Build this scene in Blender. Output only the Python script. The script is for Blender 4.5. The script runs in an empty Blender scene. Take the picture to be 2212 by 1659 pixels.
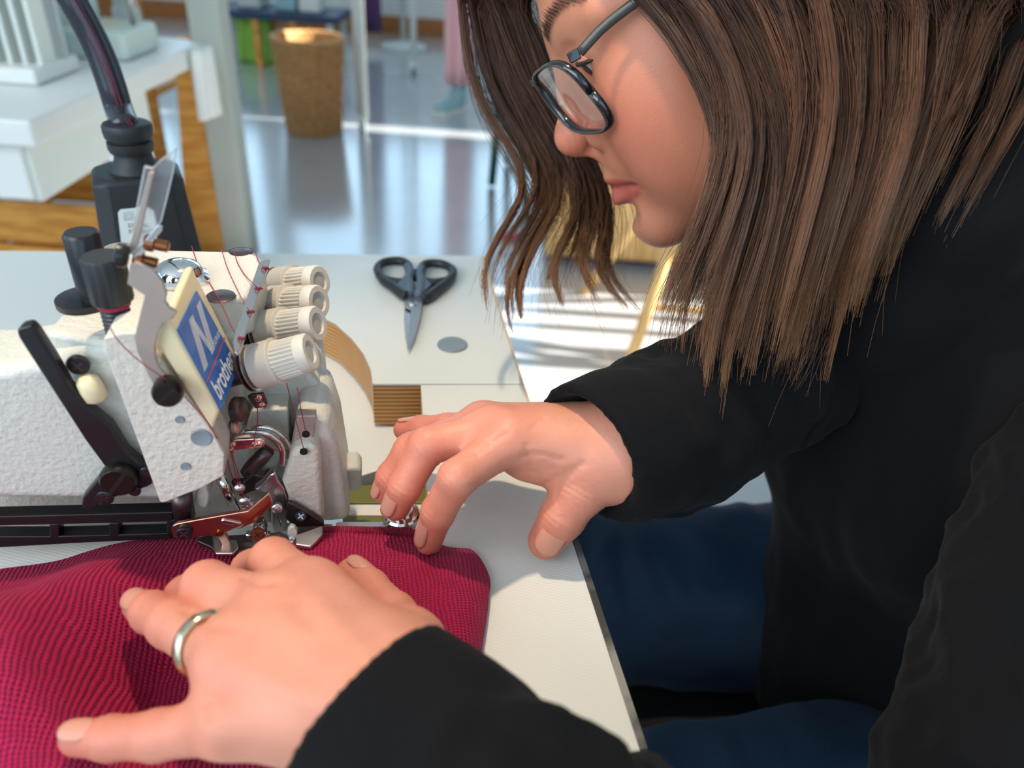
import bpy, bmesh, math, random
import numpy as np
from mathutils import Vector, Matrix

random.seed(7)
rng = np.random.default_rng(7)
scene = bpy.context.scene
COL = scene.collection

# ------------------------------------------------------------------ camera
FPX = 1662.0                       # focal length in pixels of the 2212 x 1659 frame
PITCH, ROLL = math.radians(33), math.radians(4)
TZ = 0.75                          # height of the sewing table
CAMP = np.array([0, 0, TZ + 0.27])
CF = np.array([0, math.cos(PITCH), -math.sin(PITCH)])
_U = np.array([0, math.sin(PITCH), math.cos(PITCH)])
_R = np.array([1.0, 0, 0])
CR = math.cos(ROLL) * _R + math.sin(ROLL) * _U
CU = -math.sin(ROLL) * _R + math.cos(ROLL) * _U
cam_d = bpy.data.cameras.new('camera')
cam = bpy.data.objects.new('camera', cam_d)
COL.objects.link(cam)
cam.matrix_world = Matrix(((CR[0], CU[0], -CF[0], CAMP[0]), (CR[1], CU[1], -CF[1], CAMP[1]),
                           (CR[2], CU[2], -CF[2], CAMP[2]), (0, 0, 0, 1)))
cam_d.sensor_width = 36
cam_d.lens = 36 * FPX / 2212
cam_d.clip_start = 0.01
cam_d.dof.use_dof = True
cam_d.dof.focus_distance = 0.37
cam_d.dof.aperture_fstop = 7.0
scene.camera = cam

# ------------------------------------------------------------------ world, sun, lights, exposure
world = bpy.data.worlds.new('sky')
scene.world = world
world.use_nodes = True
bg = world.node_tree.nodes['Background']
bg.inputs[0].default_value = (0.50, 0.76, 1.0, 1)
bg.inputs[1].default_value = 3.0

def light(name, kind, loc, target, energy, color, **kw):
    d = bpy.data.lights.new(name, kind)
    d.energy = energy
    d.color = color
    for k, v in kw.items():
        setattr(d, k, v)
    o = bpy.data.objects.new(name, d)
    COL.objects.link(o)
    o.location = loc
    o.rotation_euler = (Vector(target) - Vector(loc)).to_track_quat('-Z', 'Y').to_euler()
    return o

sun = light('sun', 'SUN', (6, 2, 5), (0, 1.95, 1.4), 18.0, (1.0, 0.94, 0.84), angle=0.004)
# added fill light, unseen behind the photographer; brightens face, table and shadows
light('window_daylight', 'AREA', (-1.6, -1.6, 2.3), (0.1, 0.5, 0.9), 58, (0.97, 0.97, 1.0), shape='RECTANGLE', size=2.4, size_y=1.4)
scene.view_settings.view_transform = 'Standard'
scene.view_settings.look = 'None'
scene.view_settings.exposure = 0.0
scene.view_settings.gamma = 1.0
scene.view_settings.use_curve_mapping = False

# ------------------------------------------------------------------ helpers
def V(*a):
    return np.array(a, dtype=float)

def nrm(v):
    v = np.asarray(v, float)
    return v / np.linalg.norm(v)

def ray(px, py):
    return CF + (px - 1106) / FPX * CR + (829 - py) / FPX * CU

def W(px, py, d):                  # point at distance d along the optical axis
    return CAMP + ray(px, py) * d

def TP(px, py, z=0.0):             # point at height z above the table top
    d = ray(px, py)
    return CAMP + d * ((TZ + z - CAMP[2]) / d[2])

def FL(px, py, z=0.0):             # point at height z above the floor
    d = ray(px, py)
    return CAMP + d * ((z - CAMP[2]) / d[2])

def PP(px, py, p0, n):             # point on the plane through p0 with normal n
    d = ray(px, py)
    return CAMP + d * (np.dot(np.asarray(p0) - CAMP, n) / np.dot(d, n))

AX = nrm([-0.2, 0.98, 0])          # machine axis, away from the photographer
BX = V(AX[1], -AX[0], 0)           # towards the operator
ZX = V(0, 0, 1)
MO = TP(600, 1180)

def PA(px, py, a):                 # point on the upright plane a metres along the machine axis
    return PP(px, py, MO + AX * a, AX)

def MP(a, b, z):
    return MO + AX * a + BX * b + ZX * z

def pxsize(n, d):                  # n pixels at distance d, in metres
    return n * d / FPX

def dep(p):
    return float(np.dot(np.asarray(p) - CAMP, CF))

ORG = {}

def meshobj(name, verts, faces, mat, parent=None, smooth=False, bevel=0, seg=2, origin=None):
    verts = np.asarray(verts, float).reshape(-1, 3)
    if parent is not None:
        org = ORG[parent.name]
    elif origin is not None:
        org = np.asarray(origin, float)
    else:
        lo, hi = verts.min(0), verts.max(0)
        org = V((lo[0] + hi[0]) / 2, (lo[1] + hi[1]) / 2, lo[2])
    me = bpy.data.meshes.new(name)
    me.from_pydata((verts - org).tolist(), [], [list(map(int, f)) for f in faces])
    me.update()
    o = bpy.data.objects.new(name, me)
    COL.objects.link(o)
    if parent is not None:
        o.parent = parent
    else:
        o.location = org
    ORG[o.name] = org
    if mat is not None:
        me.materials.append(mat)
    bm = bmesh.new()
    bm.from_mesh(me)
    bmesh.ops.recalc_face_normals(bm, faces=bm.faces)
    bm.to_mesh(me)
    bm.free()
    if smooth:
        me.polygons.foreach_set('use_smooth', [True] * len(me.polygons))
    if bevel:
        m = o.modifiers.new('bevel', 'BEVEL')
        m.width = bevel
        m.segments = seg
        m.limit_method = 'ANGLE'
        m.angle_limit = math.radians(35)
        if not smooth:
            me.polygons.foreach_set('use_smooth', [True] * len(me.polygons))
            w = o.modifiers.new('wn', 'WEIGHTED_NORMAL')
            w.keep_sharp = True
    return o

def root(name, loc, label, cat, group=None):
    o = bpy.data.objects.new(name, None)
    COL.objects.link(o)
    o.location = loc
    o.empty_display_size = 0.02
    ORG[o.name] = np.asarray(loc, float)
    return tag(o, label, cat, group)

def tag(o, label=None, cat=None, group=None, kind=None):
    if label: o['label'] = label
    if cat: o['category'] = cat
    if group: o['group'] = group
    if kind: o['kind'] = kind
    return o

def prism(name, poly, ext, mat, parent=None, bevel=0, seg=2, smooth=False):
    poly = [np.asarray(p, float) for p in poly]
    ext = np.asarray(ext, float)
    n = len(poly)
    vs = poly + [p + ext for p in poly]
    fs = [list(range(n))[::-1], list(range(n, 2 * n))]
    for i in range(n):
        j = (i + 1) % n
        fs.append([i, j, n + j, n + i])
    return meshobj(name, vs, fs, mat, parent, smooth, bevel, seg)

def boxpts(c, ax, ay, az):
    c = np.asarray(c, float)
    return [c + sx * ax + sy * ay + sz * az for sz in (-1, 1) for sy in (-1, 1) for sx in (-1, 1)]

BOXF = [(0, 2, 3, 1), (4, 5, 7, 6), (0, 1, 5, 4), (2, 6, 7, 3), (0, 4, 6, 2), (1, 3, 7, 5)]

def box(name, c, dx, dy, dz, mat, parent=None, bevel=0, ax=(1, 0, 0), ay=(0, 1, 0), az=(0, 0, 1)):
    vs = boxpts(c, np.asarray(ax) * dx / 2, np.asarray(ay) * dy / 2, np.asarray(az) * dz / 2)
    return meshobj(name, vs, BOXF, mat, parent, False, bevel)

def frame_of(d):
    d = nrm(d)
    up = ZX if abs(d[2]) < 0.9 else V(1, 0, 0)
    x = nrm(np.cross(up, d))
    return x, np.cross(d, x), d

def lathe_data(p, d, prof, seg=32, ribs=None):
    """prof: list of (radius, height along d).  ribs: (from_index, to_index, count, depth)"""
    x, y, d = frame_of(d)
    vs, fs = [], []
    for k, (r, h) in enumerate(prof):
        for i in range(seg):
            a = 2 * math.pi * i / seg
            rr = r
            if ribs and ribs[0] <= k <= ribs[1]:
                rr = r - ribs[3] * ((i // 2) % 2)
            vs.append(np.asarray(p) + d * h + rr * (math.cos(a) * x + math.sin(a) * y))
    for k in range(len(prof) - 1):
        for i in range(seg):
            j = (i + 1) % seg
            fs.append([k * seg + i, k * seg + j, (k + 1) * seg + j, (k + 1) * seg + i])
    fs.append(list(range(seg))[::-1])
    fs.append([(len(prof) - 1) * seg + i for i in range(seg)])
    return vs, fs

def lathe(name, p, d, prof, mat, parent=None, seg=32, smooth=True, ribs=None, bevel=0):
    vs, fs = lathe_data(p, d, prof, seg, ribs)
    o = meshobj(name, vs, fs, mat, parent, smooth)
    if smooth:
        m = o.modifiers.new('es', 'EDGE_SPLIT')
        m.split_angle = math.radians(40)
    return o

def catmull(pts, n):
    pts = [np.asarray(p, float) for p in pts]
    P = [2 * pts[0] - pts[1]] + pts + [2 * pts[-1] - pts[-2]]
    out = []
    for i in range(len(pts) - 1):
        p0, p1, p2, p3 = P[i:i + 4]
        for k in range(n):
            t = k / n
            out.append(0.5 * ((2 * p1) + (p2 - p0) * t + (2 * p0 - 5 * p1 + 4 * p2 - p3) * t * t + (3 * p1 - p0 - 3 * p2 + p3) * t ** 3))
    out.append(pts[-1])
    return out

def tube_data(pts, rad, seg=8, flat=1.0, flatdir=None):
    pts = [np.asarray(p, float) for p in pts]
    n = len(pts)
    if np.isscalar(rad):
        rad = [rad] * n
    vs, fs = [], []
    px = None
    for i in range(n):
        t = nrm(pts[min(i + 1, n - 1)] - pts[max(i - 1, 0)] + 1e-12)
        if flatdir is not None:
            x = nrm(np.cross(np.cross(t, flatdir), t) + 1e-12)
        elif px is None:
            x = frame_of(t)[0]
        else:
            x = nrm(px - t * np.dot(px, t))
        px = x
        y = np.cross(t, x)
        for k in range(seg):
            a = 2 * math.pi * k / seg
            vs.append(pts[i] + rad[i] * (flat * math.cos(a) * x + math.sin(a) * y))
    for i in range(n - 1):
        for k in range(seg):
            j = (k + 1) % seg
            fs.append([i * seg + k, i * seg + j, (i + 1) * seg + j, (i + 1) * seg + k])
    fs.append(list(range(seg))[::-1])
    fs.append([(n - 1) * seg + k for k in range(seg)])
    return vs, fs

def tube(name, pts, rad, mat, parent=None, seg=10, flat=1.0, flatdir=None, smooth=True):
    vs, fs = tube_data(pts, rad, seg, flat, flatdir)
    return meshobj(name, vs, fs, mat, parent, smooth)

def merge(parts):
    vs, fs = [], []
    for v, f in parts:
        o = len(vs)
        vs += list(v)
        fs += [[i + o for i in q] for q in f]
    return vs, fs

def screw(name, p, d, r, h, mat, parent, slot='cross', slotmat=None, ang=0.6):
    """screw head with a recessed slot or cross built as dark inlaid bars"""
    o = lathe(name, p, d, [(r * 0.98, 0), (r, h * 0.25), (r, h * 0.75), (r * 0.86, h)], mat, parent, 28)
    x, y, dd = frame_of(d)
    bars = []
    for k in range(2 if slot == 'cross' else 1):
        a = ang + k * math.pi / 2
        u = math.cos(a) * x + math.sin(a) * y
        w = np.cross(dd, u)
        L = r * (0.62 if slot == 'cross' else 0.86)
        bars.append((boxpts(np.asarray(p) + dd * h, u * L, w * r * 0.11, dd * r * 0.03), BOXF))
    v, f = merge(bars)
    meshobj('slot', v, f, slotmat or M['soot'], o)
    return o

# ------------------------------------------------------------------ materials
M = {}

def mat(key, col, rough=0.5, metal=0.0, noise=0, nscale=50, bump=0, bscale=200, spec=None, trans=0, ior=1.45, sheen=0, coat=0, sss=0, detail=4):
    m = bpy.data.materials.new(key)
    m.use_nodes = True
    nt = m.node_tree
    b = nt.nodes['Principled BSDF']
    b.inputs['Base Color'].default_value = (*col, 1)
    b.inputs['Roughness'].default_value = rough
    b.inputs['Metallic'].default_value = metal
    b.inputs['IOR'].default_value = ior
    if spec is not None: b.inputs['Specular IOR Level'].default_value = spec
    if trans: b.inputs['Transmission Weight'].default_value = trans
    if coat: b.inputs['Coat Weight'].default_value = coat
    if sheen:
        b.inputs['Sheen Weight'].default_value = sheen
        b.inputs['Sheen Roughness'].default_value = 0.5
    if sss:
        b.inputs['Subsurface Weight'].default_value = sss
        b.inputs['Subsurface Radius'].default_value = (0.006, 0.002, 0.001)
        b.inputs['Subsurface Scale'].default_value = 1.0
    tc = nt.nodes.new('ShaderNodeTexCoord')
    if noise:
        n = nt.nodes.new('ShaderNodeTexNoise')
        n.inputs['Scale'].default_value = nscale
        n.inputs['Detail'].default_value = detail
        mx = nt.nodes.new('ShaderNodeMix')
        mx.data_type = 'RGBA'
        mx.inputs['A'].default_value = (*[c * (1 - noise) for c in col], 1)
        mx.inputs['B'].default_value = (*[min(1, c * (1 + noise)) for c in col], 1)
        nt.links.new(tc.outputs['Object'], n.inputs['Vector'])
        nt.links.new(n.outputs['Fac'], mx.inputs['Factor'])
        nt.links.new(mx.outputs['Result'], b.inputs['Base Color'])
    if bump:
        n2 = nt.nodes.new('ShaderNodeTexNoise')
        n2.inputs['Scale'].default_value = bscale
        n2.inputs['Detail'].default_value = 3
        bp = nt.nodes.new('ShaderNodeBump')
        bp.inputs['Strength'].default_value = 1.0
        bp.inputs['Distance'].default_value = bump
        nt.links.new(tc.outputs['Object'], n2.inputs['Vector'])
        nt.links.new(n2.outputs['Fac'], bp.inputs['Height'])
        nt.links.new(bp.outputs['Normal'], b.inputs['Normal'])
    M[key] = m
    return m

def srgb(r, g, b):
    f = lambda c: (c / 255 / 12.92) if c / 255 <= 0.04045 else ((c / 255 + 0.055) / 1.055) ** 2.4
    return (f(r), f(g), f(b))

mat('soot', (0.006, 0.006, 0.007), 0.6)  # near black of screw slots, small holes and the scissor stop
mat('casting', srgb(206, 203, 192), 0.38, bump=0.0007, bscale=430, noise=0.04, nscale=60)
mat('casting_face', srgb(208, 202, 188), 0.4, bump=0.0009, bscale=380, noise=0.04, nscale=60)
mat('cream_plastic', srgb(226, 210, 170), 0.3, noise=0.03, nscale=80)
mat('knob_plastic', srgb(204, 196, 182), 0.45, noise=0.05, nscale=300)
mat('black_metal', (0.012, 0.012, 0.014), 0.32, noise=0.3, nscale=80)
mat('black_matte', (0.018, 0.02, 0.022), 0.5, bump=0.0001, bscale=900)
mat('black_screw', (0.03, 0.025, 0.022), 0.3, metal=0.7)
mat('steel', srgb(196, 190, 188), 0.28, metal=1.0, noise=0.1, nscale=60)
mat('pale_recess', srgb(176, 172, 164), 0.5)
mat('steel_brushed', srgb(176, 162, 152), 0.5, metal=0.5, noise=0.08, nscale=90)
mat('chrome', srgb(225, 222, 220), 0.1, metal=1.0)
mat('dark_steel', srgb(96, 84, 84), 0.35, metal=0.9, noise=0.2, nscale=120)
mat('copper_steel', srgb(205, 160, 140), 0.28, metal=1.0, noise=0.1, nscale=50)
mat('bronze', srgb(150, 95, 60), 0.3, metal=1.0)
mat('blue_print', srgb(38, 98, 176), 0.25)
mat('white_print', srgb(225, 230, 238), 0.3)
mat('red_print', srgb(200, 70, 110), 0.3)
mat('sticker', srgb(222, 228, 226), 0.4)
mat('ink', srgb(60, 66, 70), 0.5)
mat('thread', srgb(150, 25, 60), 0.7)
mat('acrylic', (0.97, 0.95, 0.95), 0.06, trans=0.9, ior=1.3)
# ------------------------------------------------------------------ the room
def mixmat(key, c1, c2, scale, rough, axis_scale=(1, 1, 1), bump=0, ramp=(0.4, 0.6), kind='noise', spec=None, detail=4, dist=0):
    m = mat(key, c1, rough, spec=spec)
    nt = m.node_tree
    b = nt.nodes['Principled BSDF']
    tc = [n for n in nt.nodes if n.bl_idname == 'ShaderNodeTexCoord'][0]
    mp = nt.nodes.new('ShaderNodeMapping')
    mp.inputs['Scale'].default_value = axis_scale
    nt.links.new(tc.outputs['Object'], mp.inputs['Vector'])
    if kind == 'noise':
        t = nt.nodes.new('ShaderNodeTexNoise')
        t.inputs['Detail'].default_value = detail
        out = t.outputs['Fac']
    else:
        t = nt.nodes.new('ShaderNodeTexWave')
        t.inputs['Distortion'].default_value = dist
        t.inputs['Detail'].default_value = detail
        out = t.outputs['Fac']
    t.inputs['Scale'].default_value = scale
    nt.links.new(mp.outputs['Vector'], t.inputs['Vector'])
    r = nt.nodes.new('ShaderNodeValToRGB')
    r.color_ramp.elements[0].position, r.color_ramp.elements[1].position = ramp
    r.color_ramp.elements[0].color = (*c1, 1)
    r.color_ramp.elements[1].color = (*c2, 1)
    nt.links.new(out, r.inputs['Fac'])
    nt.links.new(r.outputs['Color'], b.inputs['Base Color'])
    if bump:
        bp = nt.nodes.new('ShaderNodeBump')
        bp.inputs['Distance'].default_value = bump
        nt.links.new(out, bp.inputs['Height'])
        nt.links.new(bp.outputs['Normal'], b.inputs['Normal'])
    return m

mixmat('linoleum', srgb(176, 180, 186), srgb(182, 185, 189), 6, 0.14, detail=3, spec=0.9)
M['linoleum'].node_tree.nodes['Principled BSDF'].inputs['Coat Weight'].default_value = 1.0
M['linoleum'].node_tree.nodes['Principled BSDF'].inputs['Coat IOR'].default_value = 1.9
M['linoleum'].node_tree.nodes['Principled BSDF'].inputs['Coat Roughness'].default_value = 0.16
mat('wall_paint', srgb(222, 222, 216), 0.8, noise=0.02, nscale=5)
mat('ceiling_paint', srgb(235, 235, 232), 0.9, noise=0.02, nscale=5)
mixmat('skirting_wood', srgb(150, 92, 40), srgb(176, 112, 56), 20, 0.4, axis_scale=(1, 8, 8))
mat('white_lacquer', srgb(232, 232, 226), 0.35, noise=0.02, nscale=20)
m = mat('window_glass', (1, 1, 1), 0.0)
nt = m.node_tree
for n in list(nt.nodes):
    if n.bl_idname == 'ShaderNodeBsdfPrincipled': nt.nodes.remove(n)
tr, gl, mx = nt.nodes.new('ShaderNodeBsdfTransparent'), nt.nodes.new('ShaderNodeBsdfGlossy'), nt.nodes.new('ShaderNodeMixShader')
gl.inputs['Roughness'].default_value = 0.02
mx.inputs[0].default_value = 0.06
nt.links.new(tr.outputs[0], mx.inputs[1]); nt.links.new(gl.outputs[0], mx.inputs[2])
nt.links.new(mx.outputs[0], [n for n in nt.nodes if n.bl_idname == 'ShaderNodeOutputMaterial'][0].inputs[0])

XL, XR, YB, YF, HC = -4.2, 3.0, 6.4, -2.6, 3.2

def struct(o):
    o['kind'] = 'structure'
    return o

struct(box('floor', V((XL + XR) / 2, (YB + YF) / 2, -0.05), XR - XL, YB - YF, 0.1, M['linoleum']))
struct(box('ceiling', V((XL + XR) / 2, (YB + YF) / 2, HC + 0.05), XR - XL, YB - YF, 0.1, M['ceiling_paint']))

def wall_with_openings(name, p0, u, length, opens, thick_dir):
    """upright wall from p0 along u, leaving out the openings (u0,u1,z0,z1)"""
    us = sorted({0, length, *[o[0] for o in opens], *[o[1] for o in opens]})
    parts = []
    for a, b in zip(us[:-1], us[1:]):
        zs = [(0, HC)]
        for o in opens:
            if o[0] <= a + 1e-6 and o[1] >= b - 1e-6:
                new = []
                for z0, z1 in zs:
                    if o[2] > z0: new.append((z0, min(z1, o[2])))
                    if o[3] < z1: new.append((max(z0, o[3]), z1))
                zs = new
        for z0, z1 in zs:
            if z1 - z0 < 1e-4: continue
            c = p0 + u * (a + b) / 2 + thick_dir * 0.08 + ZX * (z0 + z1) / 2
            parts.append((boxpts(c, u * (b - a) / 2, thick_dir * 0.08, ZX * (z1 - z0) / 2), BOXF))
    v, f = merge(parts)
    return struct(meshobj(name, v, f, M['wall_paint']))

ux, uy = V(1, 0, 0), V(0, 1, 0)
back_open = [(0.5, 2.0, 0.8, 2.75), (2.1, 3.6, 0.8, 2.75), (3.7, 5.2, 0.8, 2.75)]
wall_with_openings('wall_back', V(XL, YB, 0), ux, XR - XL, back_open, uy)
sun_open = [(y0_ - YF, y1_ - YF, 0.3, 3.0 if y0_ > 3 else 2.45) for y0_, y1_ in ((1.33, 1.685), (1.725, 1.77), (1.80, 1.885), (1.915, 1.975), (2.01, 2.13), (3.70, 3.82))]
wall_with_openings('wall_right', V(XR, YF, 0), uy, YB - YF, sun_open, ux)
wall_with_openings('wall_left', V(XL, YF, 0), uy, YB - YF, [(0.6, 3.6, 0.9, 2.6)], -ux)
wall_with_openings('wall_front', V(XL, YF, 0), ux, XR - XL, [(0.8, 3.2, 0.9, 2.6), (4.0, 6.4, 0.9, 2.6)], -uy)
struct(box('baseboard_back', V((XL + XR) / 2, YB - 0.012, 0.06), XR - XL, 0.024, 0.12, M['skirting_wood'], bevel=0.003))
for k, (a, b, z0, z1) in enumerate(back_open):
    cx, cz, w, h = XL + (a + b) / 2, (z0 + z1) / 2, b - a, z1 - z0
    r = bpy.data.objects.new('window_%d' % (k + 1), None)
    COL.objects.link(r)
    r.location = (cx, YB + 0.08, z0)
    ORG[r.name] = V(cx, YB + 0.08, z0)
    struct(r)
    fr = []
    for sx in (-1, 1):
        fr.append((boxpts(V(cx + sx * (w / 2 - 0.03), YB + 0.08, cz), ux * 0.03, uy * 0.035, ZX * h / 2), BOXF))
        fr.append((boxpts(V(cx, YB + 0.08, cz + sx * (h / 2 - 0.03)), ux * (w / 2 - 0.06), uy * 0.035, ZX * 0.03), BOXF))
    fr.append((boxpts(V(cx, YB + 0.08, cz), ux * 0.025, uy * 0.03, ZX * (h / 2 - 0.06)), BOXF))
    v, f = merge(fr)
    meshobj('window_frame', v, f, M['white_lacquer'], r)
    for sx in (-1, 1):
        box('pane', V(cx + sx * w / 4, YB + 0.08, cz), w / 2 - 0.085, 0.006, h - 0.12, M['window_glass'], r)
# ------------------------------------------------------------------ sewing table
m = mat('laminate', srgb(222, 222, 214), 0.42)
nt = m.node_tree; b = nt.nodes['Principled BSDF']
tc = nt.nodes.new('ShaderNodeTexCoord'); mp = nt.nodes.new('ShaderNodeMapping')
mp.inputs['Rotation'].default_value = (0, 0, math.atan2(-AX[0], AX[1]))
wv = nt.nodes.new('ShaderNodeTexWave'); wv.bands_direction = 'Y'; wv.inputs['Scale'].default_value = 190
wv.inputs['Distortion'].default_value = 0.6
bp = nt.nodes.new('ShaderNodeBump'); bp.inputs['Distance'].default_value = 0.00006
nt.links.new(tc.outputs['Object'], mp.inputs['Vector']); nt.links.new(mp.outputs['Vector'], wv.inputs['Vector'])
nt.links.new(wv.outputs['Fac'], bp.inputs['Height']); nt.links.new(bp.outputs['Normal'], b.inputs['Normal'])

def zstripe(key, c1, c2, scale, rough, dist=1.5):
    m = mixmat(key, c1, c2, scale, rough, axis_scale=(0.12, 0.12, 1), kind='wave', dist=dist, detail=2, ramp=(0.25, 0.75), bump=0.0004)
    [n for n in m.node_tree.nodes if n.bl_idname == 'ShaderNodeTexWave'][0].bands_direction = 'Z'
    return m

zstripe('plywood_edge', srgb(160, 104, 52), srgb(216, 164, 100), 105, 0.4)
mat('pale_edge', srgb(226, 190, 150), 0.5, noise=0.1, nscale=60)
mixmat('dark_edge', srgb(70, 70, 68), srgb(150, 146, 138), 25, 0.3, ramp=(0.45, 0.6))
mat('olive_steel', srgb(112, 112, 48), 0.45, noise=0.1, nscale=60)
mat('grey_cap', srgb(128, 140, 146), 0.45, noise=0.06, nscale=300)

table = root('sewing_table', TP(1000, 700, -TZ), 'white laminate sewing table with plywood cutout around the overlock machine', 'table')
TH = 0.03
cut = [(805, 829), (803, 812), (800, 795), (785, 762), (760, 730), (725, 698), (680, 675), (630, 660), (560, 652), (470, 660), (360, 690), (200, 735), (-900, 760)]
rear = [(-900, 531), (0, 541), (1040, 552), (1126, 829)] + cut
top_mats = M['laminate']
o = prism('table_top', [TP(*q) for q in rear], -ZX * 0.0012, M['laminate'], table)
core = prism('plywood_core', [TP(*q) - ZX * 0.0012 for q in rear], -ZX * TH, M['plywood_edge'], table)
near = [(909, 831), (1127, 831), (1250, 1210), (1382, 1620), (1560, 2180), (-1100, 2180), (-1100, 1105), (600, 1128), (740, 1132), (928, 1128)]
prism('front_flap', [TP(*q) for q in near], -ZX * 0.0012, M['laminate'], table)
prism('flap_core', [TP(*q) - ZX * 0.0012 for q in near], -ZX * 0.022, M['pale_edge'], table)
# stepped plywood block at the inner corner of the flap
blk = [TP(806, 831, -0.001), TP(896, 831, -0.001), TP(905, 840, -0.001), TP(909, 905, -0.001), TP(807, 905, -0.001)]
E2 = lambda p, q, z0, z1, t, nm, mt: prism(nm, [p + ZX * z0, q + ZX * z0, q + ZX * z1, p + ZX * z1], t, mt, table)
E2(TP(1040, 552), TP(1126, 829), -TH, -0.0004, BX * 0.002, 'edge_band', M['pale_edge'])
E2(TP(1127, 831), TP(1222, 1120), -0.022, -0.0004, BX * 0.002, 'edge_band', M['pale_edge'])
E2(TP(1222, 1120), TP(1382, 1620), -0.024, 0.0008, BX * 0.003, 'edge_strip', M['dark_edge'])
# sunken panel under the machine
prism('sunken_panel', [TP(x, y, -0.034) for x, y in [(420, 640), (640, 700), (830, 800), (880, 870), (868, 1000), (752, 1036), (420, 1060), (200, 900)]], -ZX * 0.012, M['white_lacquer'], table)
prism('sunken_panel', [MP(a_, b_, -0.034) for a_, b_ in ((-0.02, -0.62), (0.27, -0.62), (0.27, -0.02), (-0.02, -0.02))], -ZX * 0.012, M['white_lacquer'], table)
for (x0, y0, x1, y1, mt, nm) in [(740, 1046, 930, 1086, 'olive_steel', 'frame_rail'), (740, 1088, 930, 1112, 'white_lacquer', 'frame_strip'), (740, 1114, 930, 1136, 'olive_steel', 'frame_rail')]:
    prism(nm, [TP(x, y, -0.036) for x, y in [(x0, y0), (x1, y0), (x1, y1), (x0, y1)]], -ZX * 0.02, M[mt], table, bevel=0.001)
prism('bracket', [TP(x, y, -0.012) for x, y in [(861, 930), (884, 926), (890, 1000), (864, 1004)]], -ZX * 0.03, M['steel'], table, bevel=0.0008)
for q in [(-300, 620), (960, 620), (760, 1420), (-300, 1500)]:
    p = TP(*q)
    box('leg', V(p[0], p[1], (TZ - TH) / 2), 0.04, 0.04, TZ - TH - 0.002, M['olive_steel'], table, bevel=0.003)

cap = lathe('grommet_cap', TP(977, 745), ZX, [(0.0105, 0), (0.0105, 0.0006), (0.0098, 0.0012), (0.003, 0.0009)], M['grey_cap'])
tag(cap, 'round grey plastic cap set into the table beside the scissors', 'table cap')
lens = lathe('steel_disc', TP(868, 1122), ZX, [(0.0088, 0), (0.0095, 0.001), (0.0095, 0.004), (0.0085, 0.005), (0.006, 0.0052), (0.0058, 0.012), (0.004, 0.0125)], M['chrome'])
tag(lens, 'round polished steel stop behind the fabric edge near the fingertips', 'machine stop')

# ------------------------------------------------------------------ scissors (zoom crop 640,520 at 0.27125)
sz = lambda x, y: (640 + x * 0.27125, 520 + y * 0.27125)
mat('scissor_black', (0.02, 0.022, 0.025), 0.4, noise=0.2, nscale=200)
mat('scissor_soft', srgb(84, 98, 112), 0.55)
sc = root('scissors', TP(*sz(930, 480)), 'small scissors with black and grey plastic handles lying on the table', 'scissors')
for side in (0, 1):
    if side == 0:
        loop = [(655, 250), (650, 215), (690, 175), (770, 160), (850, 165), (890, 195), (905, 250), (890, 300), (840, 330), (770, 325), (700, 305), (668, 280)]
        tail = [(668, 275), (700, 320), (770, 365), (840, 420), (880, 440)]
        inner = [(880, 200), (910, 250), (895, 300), (905, 370), (905, 420)]
    else:
        loop = [(1245, 265), (1240, 225), (1180, 190), (1100, 178), (1030, 185), (1000, 215), (990, 265), (1010, 310), (1060, 330), (1130, 330), (1200, 315), (1235, 290)]
        tail = [(1235, 290), (1190, 335), (1120, 390), (1040, 450), (1000, 455)]
        inner = [(1000, 215), (985, 265), (995, 320), (985, 380), (985, 430)]
    pts = [TP(*sz(*q), 0.005) for q in loop]
    h = tube('handle', catmull(pts + [pts[0], ], 4), 0.0036, M['scissor_black'], sc, 10)
    tube('handle_arm', catmull([TP(*sz(*q), 0.005) for q in tail], 4), [0.0034 + 0.00006 * i for i in range(17)], M['scissor_black'], sc, 10)
    tube('grip', catmull([TP(*sz(*q), 0.0065) for q in inner], 4), [0.003 + 0.0001 * i for i in range(17)], M['scissor_soft'], sc, 10)
prism('web', [TP(*sz(*q), 0.004) for q in [(880, 300), (905, 250), (915, 440), (870, 450), (800, 390)]], ZX * 0.005, M['scissor_soft'], sc, bevel=0.001)
prism('web', [TP(*sz(*q), 0.004) for q in [(985, 260), (1020, 320), (1080, 390), (1010, 455), (975, 440)]], ZX * 0.005, M['scissor_soft'], sc, bevel=0.001)
prism('stop', [TP(*sz(*q), 0.003) for q in [(915, 265), (970, 265), (965, 325), (915, 325)]], ZX * 0.005, M['soot'], sc, bevel=0.0008)
prism('blade', [TP(*sz(*q), 0.004) for q in [(935, 330), (965, 345), (965, 410), (1008, 440), (1005, 500), (985, 620), (945, 770), (890, 885), (900, 700), (915, 560), (862, 530), (865, 400), (915, 390)]], ZX * 0.0012, M['steel'], sc, bevel=0.0003)
prism('blade', [TP(*sz(*q), 0.0018) for q in [(862, 520), (930, 520), (925, 640), (905, 790), (887, 872), (868, 780), (858, 640)]], ZX * 0.0012, M['chrome'], sc, bevel=0.0003)
screw('pivot_screw', TP(*sz(930, 500), 0.005), ZX, 0.0034, 0.0012, M['chrome'], sc, 'slot')

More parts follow.
